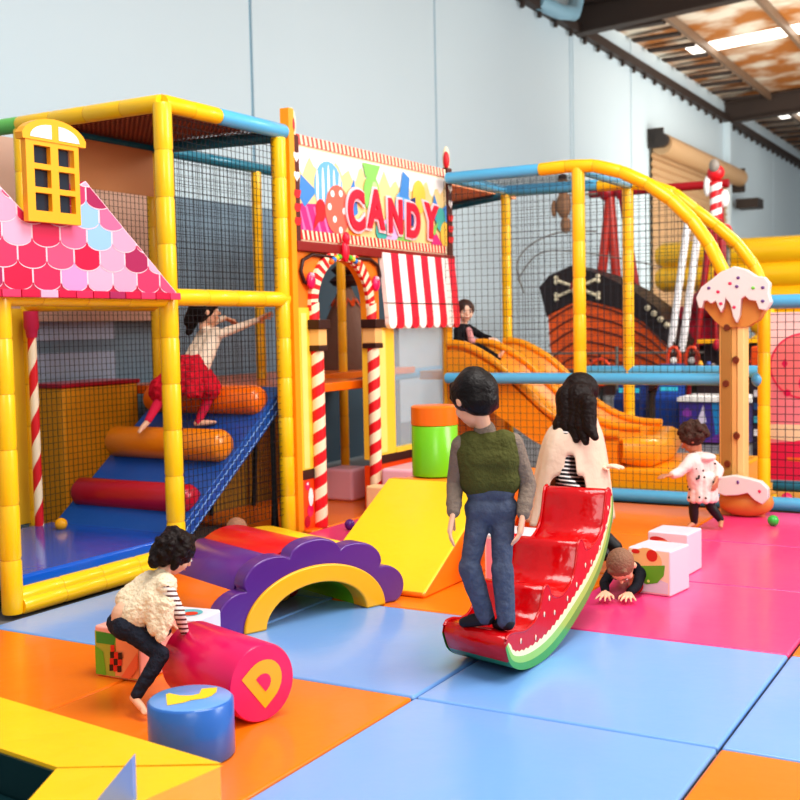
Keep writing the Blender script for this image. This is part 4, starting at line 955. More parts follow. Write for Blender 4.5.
cube((-2.66, 6.0, 0), .3, math.radians(-5), 'white and pink printed cube half hidden behind the boy on the rocker', [([(.02, .04), (.98, .04), (.98, .94), (.02, .94)], mat('print_blush', (252, 216, 214), .35)), ([(.05, .06), (.5, .06), (.4, .9), (.05, .9)], mat('print_pink_deep', (246, 160, 180), .35)), (circ((.7, .8), .15, 14, .08), YDK)], mat('cube_white', (236, 238, 244), .3), .3)

# watermelon rocker
t = thing('watermelon_rocker', (-2.1, 4.75, 0), 'red scalloped watermelon shaped foam rocker tilted up behind the boy', 'rocker')
w_ = V((-1, .0, 0)); l_ = V((.0, 1, 0)); o0 = V((-1.935, 4.8, 0))-l_*4.8
outer = curve([(4.205, 0, .165), (4.26, 0, .075), (4.4, 0, .02), (4.6, 0, .004), (4.8, 0, .03), (5.0, 0, .09), (5.2, 0, .17), (5.38, 0, .28), (5.5, 0, .42), (5.555, 0, .54), (5.54, 0, .62)])
inner = curve([(4.205, 0, .165), (4.23, 0, .205), (4.3, 0, .205), (4.42, 0, .185), (4.54, 0, .205), (4.60, 0, .27), (4.63, 0, .325), (4.68, 0, .325), (4.72, 0, .27), (4.84, 0, .245), (4.97, 0, .285), (5.03, 0, .37), (5.06, 0, .455), (5.11, 0, .455), (5.15, 0, .405), (5.26, 0, .405), (5.38, 0, .455), (5.43, 0, .55), (5.46, 0, .64), (5.50, 0, .655), (5.54, 0, .62)])
RW = .345
def P3(y, z, d): return o0+l_*(y+.28*d*min(1, max(0, (4.75-y)/.45)))+up*z+w_*d
import bisect
b = B(); nA = 60
def resamp(c, n):
    L = [0]
    for i in range(len(c)-1): L.append(L[-1]+(c[i+1]-c[i]).length)
    out = []
    for k in range(n+1):
        s = L[-1]*k/n; i = min(max(bisect.bisect_right(L, s)-1, 0), len(c)-2); f = (s-L[i])/max(L[i+1]-L[i], 1e-9); out.append(c[i]+(c[i+1]-c[i])*f)
    return out
O_ = resamp(outer, nA); I_ = resamp(inner, nA)
prof_ = [(p.x, p.z) for p in I_]+[(p.x, p.z) for p in reversed(O_[1:-1])]
GM = vinyl('melon_rind_green', (30, 120, 70), .3); SR = mat('melon_red', (206, 8, 20), .3, .1)
k = len(prof_); ni = len(I_)
vs = []
cen = V((4.9, .3))
layers = [(0, .012), (.012, 0), (RW-.012, 0), (RW, .012)]
for d, sh in layers:
    for i, (y, z) in enumerate(prof_):
        q = V((y, z)); p0_ = V(prof_[i-1]); p1_ = V(prof_[(i+1) % k]); tg = (p1_-p0_).normalized(); nn = V((-tg.y, tg.x))
        q = q-nn*sh; vs.append(P3(q.x, max(q.y, .001), d))
fr, fg = [], []
for r_ in range(3):
    for i in range(k):
        f = (r_*k+i, r_*k+(i+1) % k, (r_+1)*k+(i+1) % k, (r_+1)*k+i); (fr if i < ni-1 or (prof_[i][0] < 4.3 and prof_[i][1] > .085) or prof_[i][1] > .53 else fg).append(f)
b.add(vs, fr, RED); b.add(vs, fg, GM)
ob = b.build('rocker_body', t, smooth=True, fix=True)
# side faces (both): red flesh, pale band, green rind drawn as strips from inner to outer
b = B(); vin = [I_[i] for i in range(nA+1)]
for side, d in ((0, -.001), (1, RW+.001)):
    def mixp(f, i):
        a = O_[i]; # rind thickness measured inward from the outer curve
        t0 = O_[max(i-1, 0)]; t1 = O_[min(i+1, nA)]; tg = (t1-t0).normalized(); nn = V((-tg.z, 0, tg.x))
        w = .115*math.sin(PI*min(1, max(0, (i+1.5)/(nA+2))))**.45
        return a+nn*w*f
    # flesh polygon
    fl = [(p.x, p.z) for p in I_[1:-1]]+[(p.x, p.z) for p in [O_[nA]]]+[(mixp(1, i).x, mixp(1, i).z) for i in range(nA-1, 0, -1)]+[(O_[0].x, O_[0].z)]
    pts = [P3(y, z, d) for y, z in fl]
    b.add(pts, [tuple(range(len(pts)))], SR)
    for f0, f1, m in ((0, .38, vinyl('rind_side_green', (70, 160, 60))), (.38, .74, vinyl('rind_light_green', (160, 206, 90))), (.74, 1.0, mat('rind_cream', (246, 236, 190), .4))):
        for i in range(nA):
            zz = .10*(1 if i % 2 else -1)*(f1 == 1.0)
            p = [mixp(f0, i), mixp(f0, i+1), mixp(f1+(.1 if f1 == 1.0 and (i+1) % 2 else 0), i+1), mixp(f1+(.1 if f1 == 1.0 and i % 2 else 0), i)]
            b.add([P3(q.x, q.z, d+(-.0008 if side == 0 else .0008)) for q in p], [(0, 1, 2, 3)], m)
b.build('melon_side', t)
sdm = mat('seed_cream', (250, 214, 190), .4); sdk = mat('seed_dark', (60, 20, 20), .4)
for y, z in ((4.36, .155), (4.52, .13), (4.62, .21), (4.74, .19), (4.9, .22), (5.02, .26), (5.14, .33), (5.22, .33), (5.34, .38), (5.44, .47), (5.47, .56), (4.68, .27)):
    for d in (-.003,):
        c = P3(y, z, d); b = B(); b.ell(c, (.003, .009, .013), sdm, seg=10, rings=6); b.ell(c+V((.001, .004, -.003)), (.003, .004, .009), sdk, seg=8, rings=6); b.build('seed', t, smooth=True)
# piping along the scallop edges
b = B(); b.tube([P3(p.x, p.z+.002, .004) for p in I_[1:-1]], .007, RED, 8); b.tube([P3(p.x, p.z+.002, RW-.004) for p in I_[1:-1]], .007, RED, 8); b.build('piping', t, smooth=True)

# foreground yellow foam frame (pool border)
t = thing('foam_pool_border', (-2.7, 2.4, 0), 'yellow padded foam pool border in the bottom left foreground', 'foam frame')
FY = vinyl('frame_yellow', (255, 200, 32), .28, .25); FO = vinyl('frame_side', (250, 168, 20), .3)
h = .2
Pa, Pb, Pc, Pd = (-4.4, 2.87), (-2.12, 2.61), (-2.21, 2.09), (-2.57, 2.36)
def slab(poly, z0, z1, name, mt=FY, ms=FO, bev=.018):
    b = B(); b.prism(poly, (0, 0, z0), (1, 0, 0), (0, 1, 0), (0, 0, 1), z1-z0, mt, ms); return b.build(name, t, bevel=bev)
slab([(-4.4, 2.55), (-2.57, 2.36), (-2.14, 2.47+.14), (-4.4, 2.87)], 0, h, 'long_side', FY, FY)
slab([(-2.565, 2.353), (-2.46, 2.15), (-2.46, 1.3), (-2.17, 1.3), (-2.165, 2.32), (-2.128, 2.600)][::-1], 0, h, 'short_side', FY, FO)
b = B(); b.prism([(-4.4, 1.3), (-2.48, 1.3), (-2.48, 2.14), (-2.58, 2.345), (-4.4, 2.54)], (0, 0, 0), (1, 0, 0), (0, 1, 0), (0, 0, 1), .06, mat('pool_mat_teal', (12, 62, 66), .4, .1)); tag(b.build('pool_mat', bevel=.01), 'dark teal mat sunk inside the yellow foam border', 'mat')
TL = mat('pool_liner_teal', (10, 50, 54), .35, .1)
b = B(); b.hexa([(-4.4, 2.54, .02), (-2.572, 2.35, .02), (-2.572, 2.358, .02), (-4.4, 2.548, .02), (-4.4, 2.54, .188), (-2.572, 2.35, .188), (-2.572, 2.358, .188), (-4.4, 2.548, .188)], TL)
b.build('pool_liner', t); t = thing('foam_wedge', (-2.3, 2.2, .2), 'small blue foam wedge standing on the yellow foam border', 'foam wedge')
BW = vinyl('wedge_blue', (80, 140, 220)); BWL = vinyl('wedge_blue_light', (150, 170, 225))
A_, B_, C_ = V((-2.18, 2.27, .33)), V((-2.18, 2.27, .2)), V((-2.272, 2.205, .2)); nb = V((-.42, .9, 0)).normalized()*.03
b = B(); b.add([A_, B_, C_, A_+nb, B_+nb, C_+nb], [(0, 2, 1)], BWL); b.add([A_, B_, C_, A_+nb, B_+nb, C_+nb], [(3, 4, 5), (0, 3, 5, 2), (1, 2, 5, 4), (0, 1, 4, 3)], BW)
b.build('wedge_body', t, fix=True)

# balls
def ball(c, r, m, label):
    b = B(); b.ell(c, r, m, seg=24, rings=16); tag(b.build('play_ball', smooth=True), label, 'ball', 'plastic play balls')
BR = .04
ball((-1.72, 8.42, BR), BR, mat('ball_green', (60, 180, 70), .25), 'green plastic ball on the pink mat beside the blue tube')
ball((-1.80, 9.33, BR+.03), .045, mat('ball_pink', (240, 50, 110), .25), 'pink plastic ball behind the blue tube under the painted board')
ball((-1.90, 9.32, BR+.02), .04, mat('ball_yellow', (250, 200, 40), .25), 'yellow plastic ball just left of the pink ball behind the tube')
ball((-5.75, 5.40, .19+.035), .042, mat('ball_amber', (240, 170, 20), .25), 'yellow plastic ball on the blue platform below the crimson roller')
ball((-3.66, 5.02, .045), .045, mat('ball_mustard', (214, 160, 30), .25), 'mustard ball inside the purple scalloped tunnel')
ball((-3.68, 5.13, .045), .045, mat('ball_red', (190, 24, 30), .25), 'red ball beside the mustard one inside the tunnel')
ball((-4.5, 7.05, .04), .04, mat('ball_purple', (90, 40, 130), .25), 'purple plastic ball in front of the candy cane archway')
#PEOPLE
# ================================================================== PEOPLE
SKIN = mat('skin', (236, 184, 152), .5, .03, 40); SKIN2 = mat('skin_deep', (190, 128, 96), .5); SKIN3 = mat('skin_light', (244, 202, 178), .5)
EYEW = mat('eye_white', (240, 240, 238), .3); EYEB = mat('eye_dark', (30, 20, 18), .2); LIPS = mat('lips', (196, 104, 98), .5)
def lerp(a, b, f): return a+(b-a)*f
class Fig:
    def __init__(s, J, hh, face, upv, k=1.0):
        s.J = {a: V(b) for a, b in J.items()}; s.h = hh; s.k = k
        s.f = V(face).normalized(); u_ = V(upv); s.u = (u_-s.f*u_.dot(s.f)).normalized(); s.r = s.f.cross(s.u).normalized()
        s.R = Matrix((s.r, s.f, s.u)).transposed()
    def hp(s, x, y, z):   # head space: right, front, up in head heights
        return s.J['head']+(s.r*x+s.f*y+s.u*z)*s.h
    def head(s, b, m):
        h = s.h
        b.ell(s.hp(0, -.04, .08), (.365*h, .43*h, .40*h), m, s.R, 22, 14)
        b.ell(s.hp(0, .09, -.2), (.26*h, .27*h, .27*h), m, s.R)
        b.ell(s.hp(0, .17, -.38), (.12*h, .12*h, .1*h), m, s.R)
        for q in (-1, 1):
            b.ell(s.hp(q*.16, .2, -.16), (.13*h, .12*h, .13*h), m, s.R)
            b.ell(s.hp(q*.37, -.06, -.04), (.045*h, .085*h, .12*h), m, s.R, 10, 8)
        b.cap(s.hp(0, .36, .02), .03*h, s.hp(0, .435, -.11), .048*h, m, 10); b.ell(s.hp(0, .40, -.12), (.065*h, .05*h, .04*h), m, s.R, 10, 8)
        b.ell(s.hp(0, .35, -.245), (.1*h, .045*h, .035*h), m, s.R, 10, 8)
        n = s.J['neck']; b.cap(s.hp(0, -.08, -.25), .17*h, n, .165*h*s.k, m)
    def facebits(s, par, brow=None):
        h = s.h
        for q in (-1, 1):
            b = B(); b.ell(s.hp(q*.15, .345, 0.0), (.058*h, .03*h, .036*h), EYEW, s.R, 12, 8); b.ell(s.hp(q*.15, .368, 0.0), (.03*h, .014*h, .031*h), EYEB, s.R, 10, 8); b.build('eye', par, smooth=True)
            if brow:
                b = B(); b.cap(s.hp(q*.08, .385, .09), .012*h, s.hp(q*.22, .34, .1), .01*h, brow, 8); b.build('eyebrow', par, smooth=True)
        b = B(); b.cap(s.hp(-.07, .375, -.255), .018*h, s.hp(.07, .375, -.255), .018*h, LIPS, 8); b.ell(s.hp(0, .385, -.262), (.05*h, .02*h, .024*h), LIPS, s.R, 10, 6); b.build('mouth', par, smooth=True)
    def torso(s, b, m, g=0, low=1.0):
        J, h, k = s.J, s.h, s.k
        sl, sr = J['sL'], J['sR']; il, ir = J['iL'], J['iR']; ch, pe, nk = J['chest'], J['pelvis'], J['neck']
        sm = (sl+sr)/2
        b.cap(nk-(nk-sm)*.1, .16*h*k+g*.4, sm, .2*h*k+g, m)
        for q, w in ((sl, il), (sr, ir)):
            a = lerp(q, sm, .38); c = lerp(w, pe, .25)
            b.cap(lerp(q, sm, .12), .155*h*k+g, sm, .2*h*k+g, m)
            b.cap(a, .22*h*k+g, lerp(lerp(a, ch, .15), c, .45), .25*h*k+g, m)
            b.cap(lerp(a, c, .4), .25*h*k+g, lerp(a, c, low), .26*h*k+g, m)
        b.cap(sm, .22*h*k+g, lerp(sm, pe, low), .27*h*k+g, m)
    def arm(s, b, q, m, g=0, f=1.0, full=1.0, sc=1.0):
        J, h, k = s.J, s.h, s.k*sc
        S, E_, W = J['s'+q], J['e'+q], J['w'+q]
        b.cap(S, .145*h*k+g, lerp(S, E_, min(1, f)), .112*h*k+g, m)
        if f >= 1: b.cap(E_, .112*h*k+g, lerp(E_, W, full), (.112-.04*full)*h*k+g, m)
    def leg(s, b, q, m, g=0, full=1.0, sc=1.0):
        J, h, k = s.J, s.h, s.k*sc
        I, K, A = J['i'+q], J['k'+q], J['a'+q]
        b.cap(lerp(J['pelvis'], I, .5), .24*h*k+g, I, .235*h*k+g, m)
        b.cap(I, .235*h*k+g, K, .155*h*k+g, m); 
        mid = lerp(K, A, .35); b.cap(K, .155*h*k+g, mid, .155*h*k+g, m)
        b.cap(mid, .155*h*k+g, lerp(K, A, full), .105*h*k+g, m)
    def foot(s, b, q, m, g=0, bare=False):
        J, h = s.J, s.h; A, T = J['a'+q], J['t'+q]; d = (T-A); flat = d.normalized()
        heel = A-flat*.04*h+V((0, 0, -.02*h))
        b.cap(A, .1*h+g, heel, .1*h+g, m); b.cap(heel, .095*h+g, lerp(A, T, .6), .09*h+g, m); b.cap(lerp(A, T, .5), .09*h+g, T, .06*h+g, m)
        if bare:
            sd = flat.cross(V((0, 0, 1))).normalized()
            for i in range(5): b.cap(lerp(A, T, .85)+sd*(i-2)*.035*h, .028*h, T+flat*(.06-.012*abs(i-1))*h+sd*(i-2)*.04*h, .022*h-(.002*h*i), m, 8)
    def hand(s, b, q, m, d=None, pn=None, curl=.4, spread=.0, thumb=1):
        J, h = s.J, s.h; W = J['w'+q]
        d = V(d) if d else (J['w'+q]-J['e'+q]); d = d.normalized(); pn = V(pn) if pn else V((0, 0, -1)); pn = (pn-d*pn.dot(d)).normalized()
        sd = d.cross(pn).normalized()*thumb
        L = .36*h
        for i in range(4):
            o = sd*(i-1.5)*.085*h
            b.cap(W+d*.02*h+o*.5, .055*h, W+d*L+o, .05*h, m, 10)
            k1 = W+d*L+o*1.05; fl = (.24, .28, .26, .2)[i]*h
            dd = (d+sd*(i-1.5)*spread).normalized()
            a1 = curl; p1 = k1+(dd*math.cos(a1)+pn*math.sin(a1))*fl*.5; a2 = curl*2.1; p2 = p1+(dd*math.cos(a2)+pn*math.sin(a2))*fl*.5
            b.cap(k1, .038*h, p1, .035*h, m, 8); b.cap(p1, .035*h, p2, .028*h, m, 8)
        t0 = W+d*.1*h-sd*.11*h; t1 = t0+(d*.6-sd*.7+pn*.2).normalized()*.16*h; t2_ = t1+(d*.9-sd*.25+pn*.3).normalized()*.13*h
        b.cap(W+d*.05*h, .06*h, t0, .05*h, m, 8); b.cap(t0, .05*h, t1, .04*h, m, 8); b.cap(t1, .04*h, t2_, .03*h, m, 8)
def knit(n, c, v=.12, s=60): return mat(n, c, .85, .35, s, spec=.2, var=v)

def root(name, J, label, cat='person'):
    p = V(J['pelvis']); zs = min(V(v).z for v in J.values())
    return thing('person', (p.x, p.y, zs-.02), label, cat)

# --- boy in olive knitted vest standing on the rocker, back to us, looking down left
J = dict(head=(-2.195, 4.475, 1.175), neck=(-2.155, 4.50, 1.035), sL=(-2.235, 4.43, .975), sR=(-2.04, 4.545, .98), eL=(-2.275, 4.44, .79), wL=(-2.245, 4.36, .655),
         eR=(-1.985, 4.575, .78), wR=(-1.975, 4.50, .645), chest=(-2.135, 4.49, .90), pelvis=(-2.125, 4.485, .70), iL=(-2.165, 4.46, .68), iR=(-2.08, 4.51, .68),
         kL=(-2.195, 4.41, .45), kR=(-2.065, 4.47, .44), aL=(-2.165, 4.46, .265), aR=(-2.065, 4.46, .25), tL=(-2.27, 4.45, .225), tR=(-2.13, 4.50, .215))
C_ = V((0, 0, 1.5)); J = {k_: C_+(V(v_)-C_)*.965 for k_, v_ in J.items()}
for k_, z in (('aL', .255), ('aR', .245), ('tL', .225), ('tR', .22), ('kL', .475), ('kR', .47)): J[k_].z = z
for q in 'LR': J['w'+q] += V((0, 0, .035)); J['e'+q] += V((0, 0, .012))
for q in ('tL', 'tR', 'aL', 'aR'): J[q] += V((0.02, 0, 0))
fg = Fig(J, .232, (-.78, .42, -.38), (-.1, .1, 1), .88); t = root('p', J, 'boy in olive knitted vest and blue jeans standing on the watermelon rocker')
b = B(); fg.head(b, SKIN); fg.torso(b, SKIN, -.006)
for q in 'LR': fg.arm(b, q, SKIN, -.006); fg.leg(b, q, SKIN, -.006, .9)
fg.hand(b, 'L', SKIN, (-.1, -.25, -1), (.6, .3, 0), .3, .12, thumb=1); fg.hand(b, 'R', SKIN, (-.1, -.2, -1), (-.6, -.2, 0), .3, .12, thumb=-1)
blob('body', b, t, .0048, 3); fg.facebits(t, EYEB)
JEAN = mat('denim', (84, 92, 112), .8, .5, 26, spec=.2, var=.3)
b = B(); fg.leg(b, 'L', JEAN, .009); fg.leg(b, 'R', JEAN, .009)
for q in 'LR':
    fg.J['a'+q] and b.cap(V(J['k'+q]), .05, lerp(V(J['k'+q]), V(J['a'+q]), .97), .040, JEAN)
b.cap(V(J['iL'])+V((0, 0, .01)), .068, V(J['iR'])+V((0, 0, .01)), .068, JEAN); b.cap(V(J['pelvis'])+V((-.035, -.015, .07)), .066, V(J['pelvis'])+V((.035, .02, .07)), .066, JEAN)
blob('jeans', b, t, .006, 4, .003, 22)
SLV = knit('grey_knit', (132, 116, 104)); b = B()
for q in 'LR': fg.arm(b, q, SLV, .013, sc=1.12); b.ell(lerp(V(J['e'+q]), V(J['w'+q]), .7), .036, SLV)
fg.torso(b, SLV, .002, .6); b.cap(fg.J['neck'], .05, fg.J['neck']-V((0, 0, .03)), .055, SLV)
blob('jumper', b, t, .006, 5, .0015, 25)
OLV = knit('olive_knit', (84, 84, 44)); b = B(); fg.torso(b, OLV, .018, .5); b.cap(V(J['sL'])*.72+V(J['sR'])*.28, .056, V(J['sR'])*.72+V(J['sL'])*.28, .056, OLV)
pz = V(J['pelvis'])
for q, f_ in (('L', -1), ('R', 1)):
    for g_ in (.3, .62): b.cap(lerp(fg.J['s'+q], (fg.J['sL']+fg.J['sR'])/2, g_)-V((0, 0, .03)), .068, pz+V((.05*f_*(1-g_*.6), .03*f_*(1-g_*.6), .11)), .074, OLV)
b.cap(pz+V((-.05, -.02, .115)), .078, pz+V((.045, .03, .115)), .078, OLV); b.cap(pz+V((-.05, -.02, .20)), .08, pz+V((.045, .03, .20)), .08, OLV)
blob('vest', b, t, .006, 8, .0015, 18)
SHO = mat('black_sock', (24, 24, 32), .7)
for q in 'LR': b = B(); fg.foot(b, q, SHO, .008); blob('shoe', b, t, .005, 3)
HB = mat('hair_black', (20, 12, 11), .45, .25, 60, spec=.3, var=.3)
def bowl(fg, t, m, extra=(), sz=1.0, disp=.003, voxel=.006, name='hair', fringe=True):
    h = fg.h*sz; b = B()
    b.ell(fg.hp(0, -.085, .12), (.42*h, .46*h, .42*h), m, fg.R, 24, 16)
    b.ell(fg.hp(0, -.2, -.08), (.36*h, .3*h, .3*h), m, fg.R)
    if fringe:
        for i in range(7):
            a = (i-3)/3; b.cap(fg.hp(a*.24, .26-.05*a*a, .36), .07*h, fg.hp(a*.31, .36-.13*a*a, .12), .045*h, m, 10)
    for q in (-1, 1): b.cap(fg.hp(q*.33, .02, .2), .1*h, fg.hp(q*.37, .07, -.0), .05*h, m, 10); b.cap(fg.hp(q*.3, -.15, .1), .12*h, fg.hp(q*.3, -.2, -.2), .08*h, m, 10)
    for e in extra: b.cap(fg.hp(*e[0]), e[1]*h, fg.hp(*e[2]), e[3]*h, m, 10)
    return blob(name, b, t, voxel, 8, disp, 30)
bowl(fg, t, HB, disp=.0008, sz=1.03, extra=[((0, -.3, .0), .2, (0, -.28, -.28), .12), ((0, -.1, .35), .26, (0, -.2, .3), .26)])

# --- girl in fluffy cream vest leaning over the printed cube
J = dict(head=(-3.075, 3.50, .60), neck=(-3.10, 3.44, .525), sL=(-3.19, 3.50, .47), sR=(-3.03, 3.38, .49), eR=(-2.985, 3.40, .385), wR=(-3.02, 3.47, .285), eL=(-3.25, 3.57, .37), wL=(-3.22, 3.60, .27),
         chest=(-3.13, 3.42, .455), pelvis=(-3.21, 3.31, .345), iL=(-3.25, 3.345, .325), iR=(-3.165, 3.29, .33), kR=(-3.03, 3.34, .225), aR=(-3.09, 3.245, .07), tR=(-3.01, 3.22, .03), kL=(-3.16, 3.50, .27), aL=(-3.27, 3.60, .265), tL=(-3.30, 3.66, .255))
fg = Fig(J, .175, (.35, .8, -.55), (.25, .25, 1), .95); t = root('p', J, 'small dark haired girl in fluffy cream vest leaning over the printed cubes')
b = B(); fg.head(b, SKIN); fg.torso(b, SKIN, -.004)
for q in 'LR': fg.arm(b, q, SKIN, -.003); fg.leg(b, q, SKIN, -.004, 1); fg.foot(b, q, SKIN, 0, True)
fg.hand(b, 'R', SKIN, (-.2, .5, -.7), (0, -.5, -.5), .25, thumb=1); fg.hand(b, 'L', SKIN, (.2, .5, -.7), (0, -.5, -.5), .25, thumb=-1)
b.ell(V((-3.19, 3.33, .37)), (.07, .065, .06), SKIN); blob('body', b, t, .004, 3); fg.facebits(t, EYEB)
STW = stripes('striped_cotton', (240, 232, 222), (96, 52, 50), (-.1, .2, 1), 52, .6); b = B()
for q in 'LR': fg.arm(b, q, STW, .006, 1, .95)
fg.torso(b, STW, .003, .7); blob('striped_shirt', b, t, .005, 3)
PNT = mat('dark_denim', (40, 44, 56), .8, .5, 40, spec=.2, var=.4); b = B()
for q in 'LR': fg.leg(b, q, PNT, .007, .92)
b.cap(V(J['iL']), .054, V(J['iR']), .054, PNT); blob('trousers', b, t, .005, 3, .003, 30)
FUR = mat('cream_fur', (244, 222, 190), .95, .5, 60, spec=.1, var=.08); b = B(); fg.torso(b, FUR, .017, .72)
b.cap(V((-3.13, 3.42, .45)), .062, V((-3.02, 3.36, .36)), .035, FUR); b.cap(V((-3.03, 3.38, .42)), .05, V((-3.02, 3.33, .30)), .022, FUR); b.cap(V((-3.17, 3.44, .47)), .06, V((-3.22, 3.37, .42)), .055, FUR)
b.cap(V((-3.08, 3.36, .44)), .05, V((-3.05, 3.33, .33)), .03, FUR)
blob('fluffy_vest', b, t, .005, 2, .004, 70)
HBR = mat('hair_dark_brown', (30, 17, 14), .5, .4, 50, spec=.25, var=.4); b = B(); h = fg.h
b.ell(fg.hp(0, -.1, .1), (.44*h, .48*h, .44*h), HBR, fg.R); b.ell(fg.hp(0, -.3, -.12), (.4*h, .28*h, .34*h), HBR, fg.R); random.seed(5)
for i in range(26):
    a = random.uniform(0, 2*PI); e = random.uniform(-.3, 1.1); x, y, z = .42*math.cos(a)*math.cos(e), -.1+.45*math.sin(a)*math.cos(e), .08+.42*math.sin(e)
    if y > .2 and z < .25: continue
    b.ell(fg.hp(x, y, z), .11*h, HBR, seg=10, rings=8)
for q in (-1, 1): b.cap(fg.hp(q*.36, -.12, .0), .12*h, fg.hp(q*.36, -.05, -.3), .09*h, HBR)
b.cap(fg.hp(0, -.4, -.2), .2*h, fg.hp(.1, -.42, -.42), .14*h, HBR); blob('hair', b, t, .005, 2, .006, 40)

# --- girl in red skirt climbing the ramp
J = dict(head=(-5.43, 6.60, 1.65), neck=(-5.44, 6.57, 1.53), sR=(-5.32, 6.60, 1.475), sL=(-5.53, 6.66, 1.48), eR=(-5.24, 6.76, 1.53), wR=(-5.17, 6.87, 1.575), eL=(-5.56, 6.81, 1.56), wL=(-5.53, 6.93, 1.60),
         chest=(-5.44, 6.55, 1.40), pelvis=(-5.45, 6.42, 1.21), iR=(-5.37, 6.42, 1.17), iL=(-5.53, 6.41, 1.17), kR=(-5.34, 6.47, .99), aR=(-5.38, 6.40, .835), tR=(-5.28, 6.47, .835), kL=(-5.56, 6.22, 1.03), aL=(-5.56, 6.07, .87), tL=(-5.58, 6.0, .80))
fg = Fig(J, .225, (.6, .75, .05), (-.1, -.1, 1), .9); t = root('p', J, 'girl in red skirt and pink tights climbing the roller ramp behind the net')
b = B(); fg.head(b, SKIN); fg.torso(b, SKIN, -.004)
for q in 'LR': fg.arm(b, q, SKIN, -.003); fg.leg(b, q, SKIN, -.004); fg.foot(b, q, SKIN, 0, True)
fg.hand(b, 'R', SKIN, (.3, .7, .3), (.5, 0, -.6), .2, .25, thumb=-1); fg.hand(b, 'L', SKIN, (.1, .8, -.2), (0, 0, -1), .3, thumb=1)
blob('body', b, t, .005, 3); fg.facebits(t, EYEB)
CT = mat('cream_top', (244, 222, 200), .8, .3, 20, spec=.2); b = B(); fg.torso(b, CT, .012, .8)
for q in 'LR': fg.arm(b, q, CT, .008)
blob('cream_top', b, t, .006, 3, .003, 20)
TG = mat('pink_tights', (214, 40, 76), .75, .1, 30, spec=.2); b = B()
for q in 'LR': fg.leg(b, q, TG, .005, .97)
blob('tights', b, t, .005, 3)
SK = mat('red_floral_skirt', (206, 30, 52), .8, .8, 26, spec=.2, var=.55); b = B(); ce = V(J['pelvis'])
for i in range(16):
    a = 2*PI*i/16; r1 = .16 if i % 2 else .2
    b.cap(ce+V((.06*math.cos(a), .06*math.sin(a), .07)), .05, ce+V((r1*math.cos(a), -.03+(r1+.0)*math.sin(a), -.13+.02*math.sin(3*a))), .04, SK, 10)
b.ell(ce, (.12, .12, .1), SK); b.cap(ce, .12, V((-5.56, 6.25, 1.08)), .11, SK); b.cap(ce, .12, V((-5.35, 6.47, 1.08)), .1, SK)
blob('ruffled_skirt', b, t, .008, 2, .012, 30)
bowl(fg, t, HBR, [((0, -.35, .1), .26, (-.15, -.55, -.3), .22), ((-.2, -.3, -.05), .22, (-.25, -.6, -.65), .12)], fringe=True)

# --- child sitting at the top of the slide
J = dict(head=(-4.90, 9.90, 1.595), neck=(-4.92, 9.90, 1.46), sR=(-4.93, 9.79, 1.41), sL=(-4.89, 10.01, 1.41), eR=(-4.88, 9.68, 1.33), wR=(-4.77, 9.56, 1.305), eL=(-4.77, 10.02, 1.34), wL=(-4.66, 9.93, 1.33),
         chest=(-4.93, 9.9, 1.34), pelvis=(-4.97, 9.9, 1.22), iR=(-4.95, 9.84, 1.20), iL=(-4.95, 9.97, 1.20), kR=(-4.74, 9.82, 1.25), kL=(-4.74, 9.98, 1.25), aR=(-4.52, 9.82, 1.14), aL=(-4.52, 9.98, 1.14), tR=(-4.46, 9.81, 1.2), tL=(-4.46, 9.99, 1.2))
J = {k_: V(v_)+V((-.03, 0, .05)) for k_, v_ in J.items()}
fg = Fig(J, .215, (.62, -.70, -.12), (0, 0, 1), .95); t = root('p', J, 'child in black jacket sitting at the top of the yellow slide')
b = B(); fg.head(b, SKIN3); fg.torso(b, SKIN3, -.004)
for q in 'LR': fg.arm(b, q, SKIN3, -.003); fg.leg(b, q, SKIN3, -.004); fg.foot(b, q, SKIN3)
fg.hand(b, 'R', SKIN3, (.6, -.5, -.2), (0, 0, -1), .4, thumb=-1); fg.hand(b, 'L', SKIN3, (.8, -.2, -.2), (0, 0, -1), .4, thumb=1)
blob('body', b, t, .005, 3); fg.facebits(t, HBR)
BJ = mat('black_jacket', (24, 22, 28), .7, .3, 30, spec=.2); b = B(); fg.torso(b, BJ, .012, .9)
for q in 'LR': fg.arm(b, q, BJ, .012)
blob('jacket', b, t, .006, 3)
b = B(); b.cap(V((-4.87, 9.85, 1.46)), .03, V((-4.845, 9.85, 1.36)), .034, mat('pink_shirt', (226, 160, 160), .8)); b.cap(V((-4.82, 9.9, 1.33)), .05, V((-4.82, 9.93, 1.30)), .05, mat('maroon_shirt', (96, 18, 30), .8)); blob('shirt', b, t, .005, 2)
b = B()
for q in 'LR': fg.leg(b, q, BJ, .008)
blob('trousers', b, t, .006, 3); bowl(fg, t, mat('hair_brown', (70, 42, 32), .5, .5, 40, var=.3), [((0, -.3, .0), .2, (-.1, -.3, -.5), .14)], fringe=False)

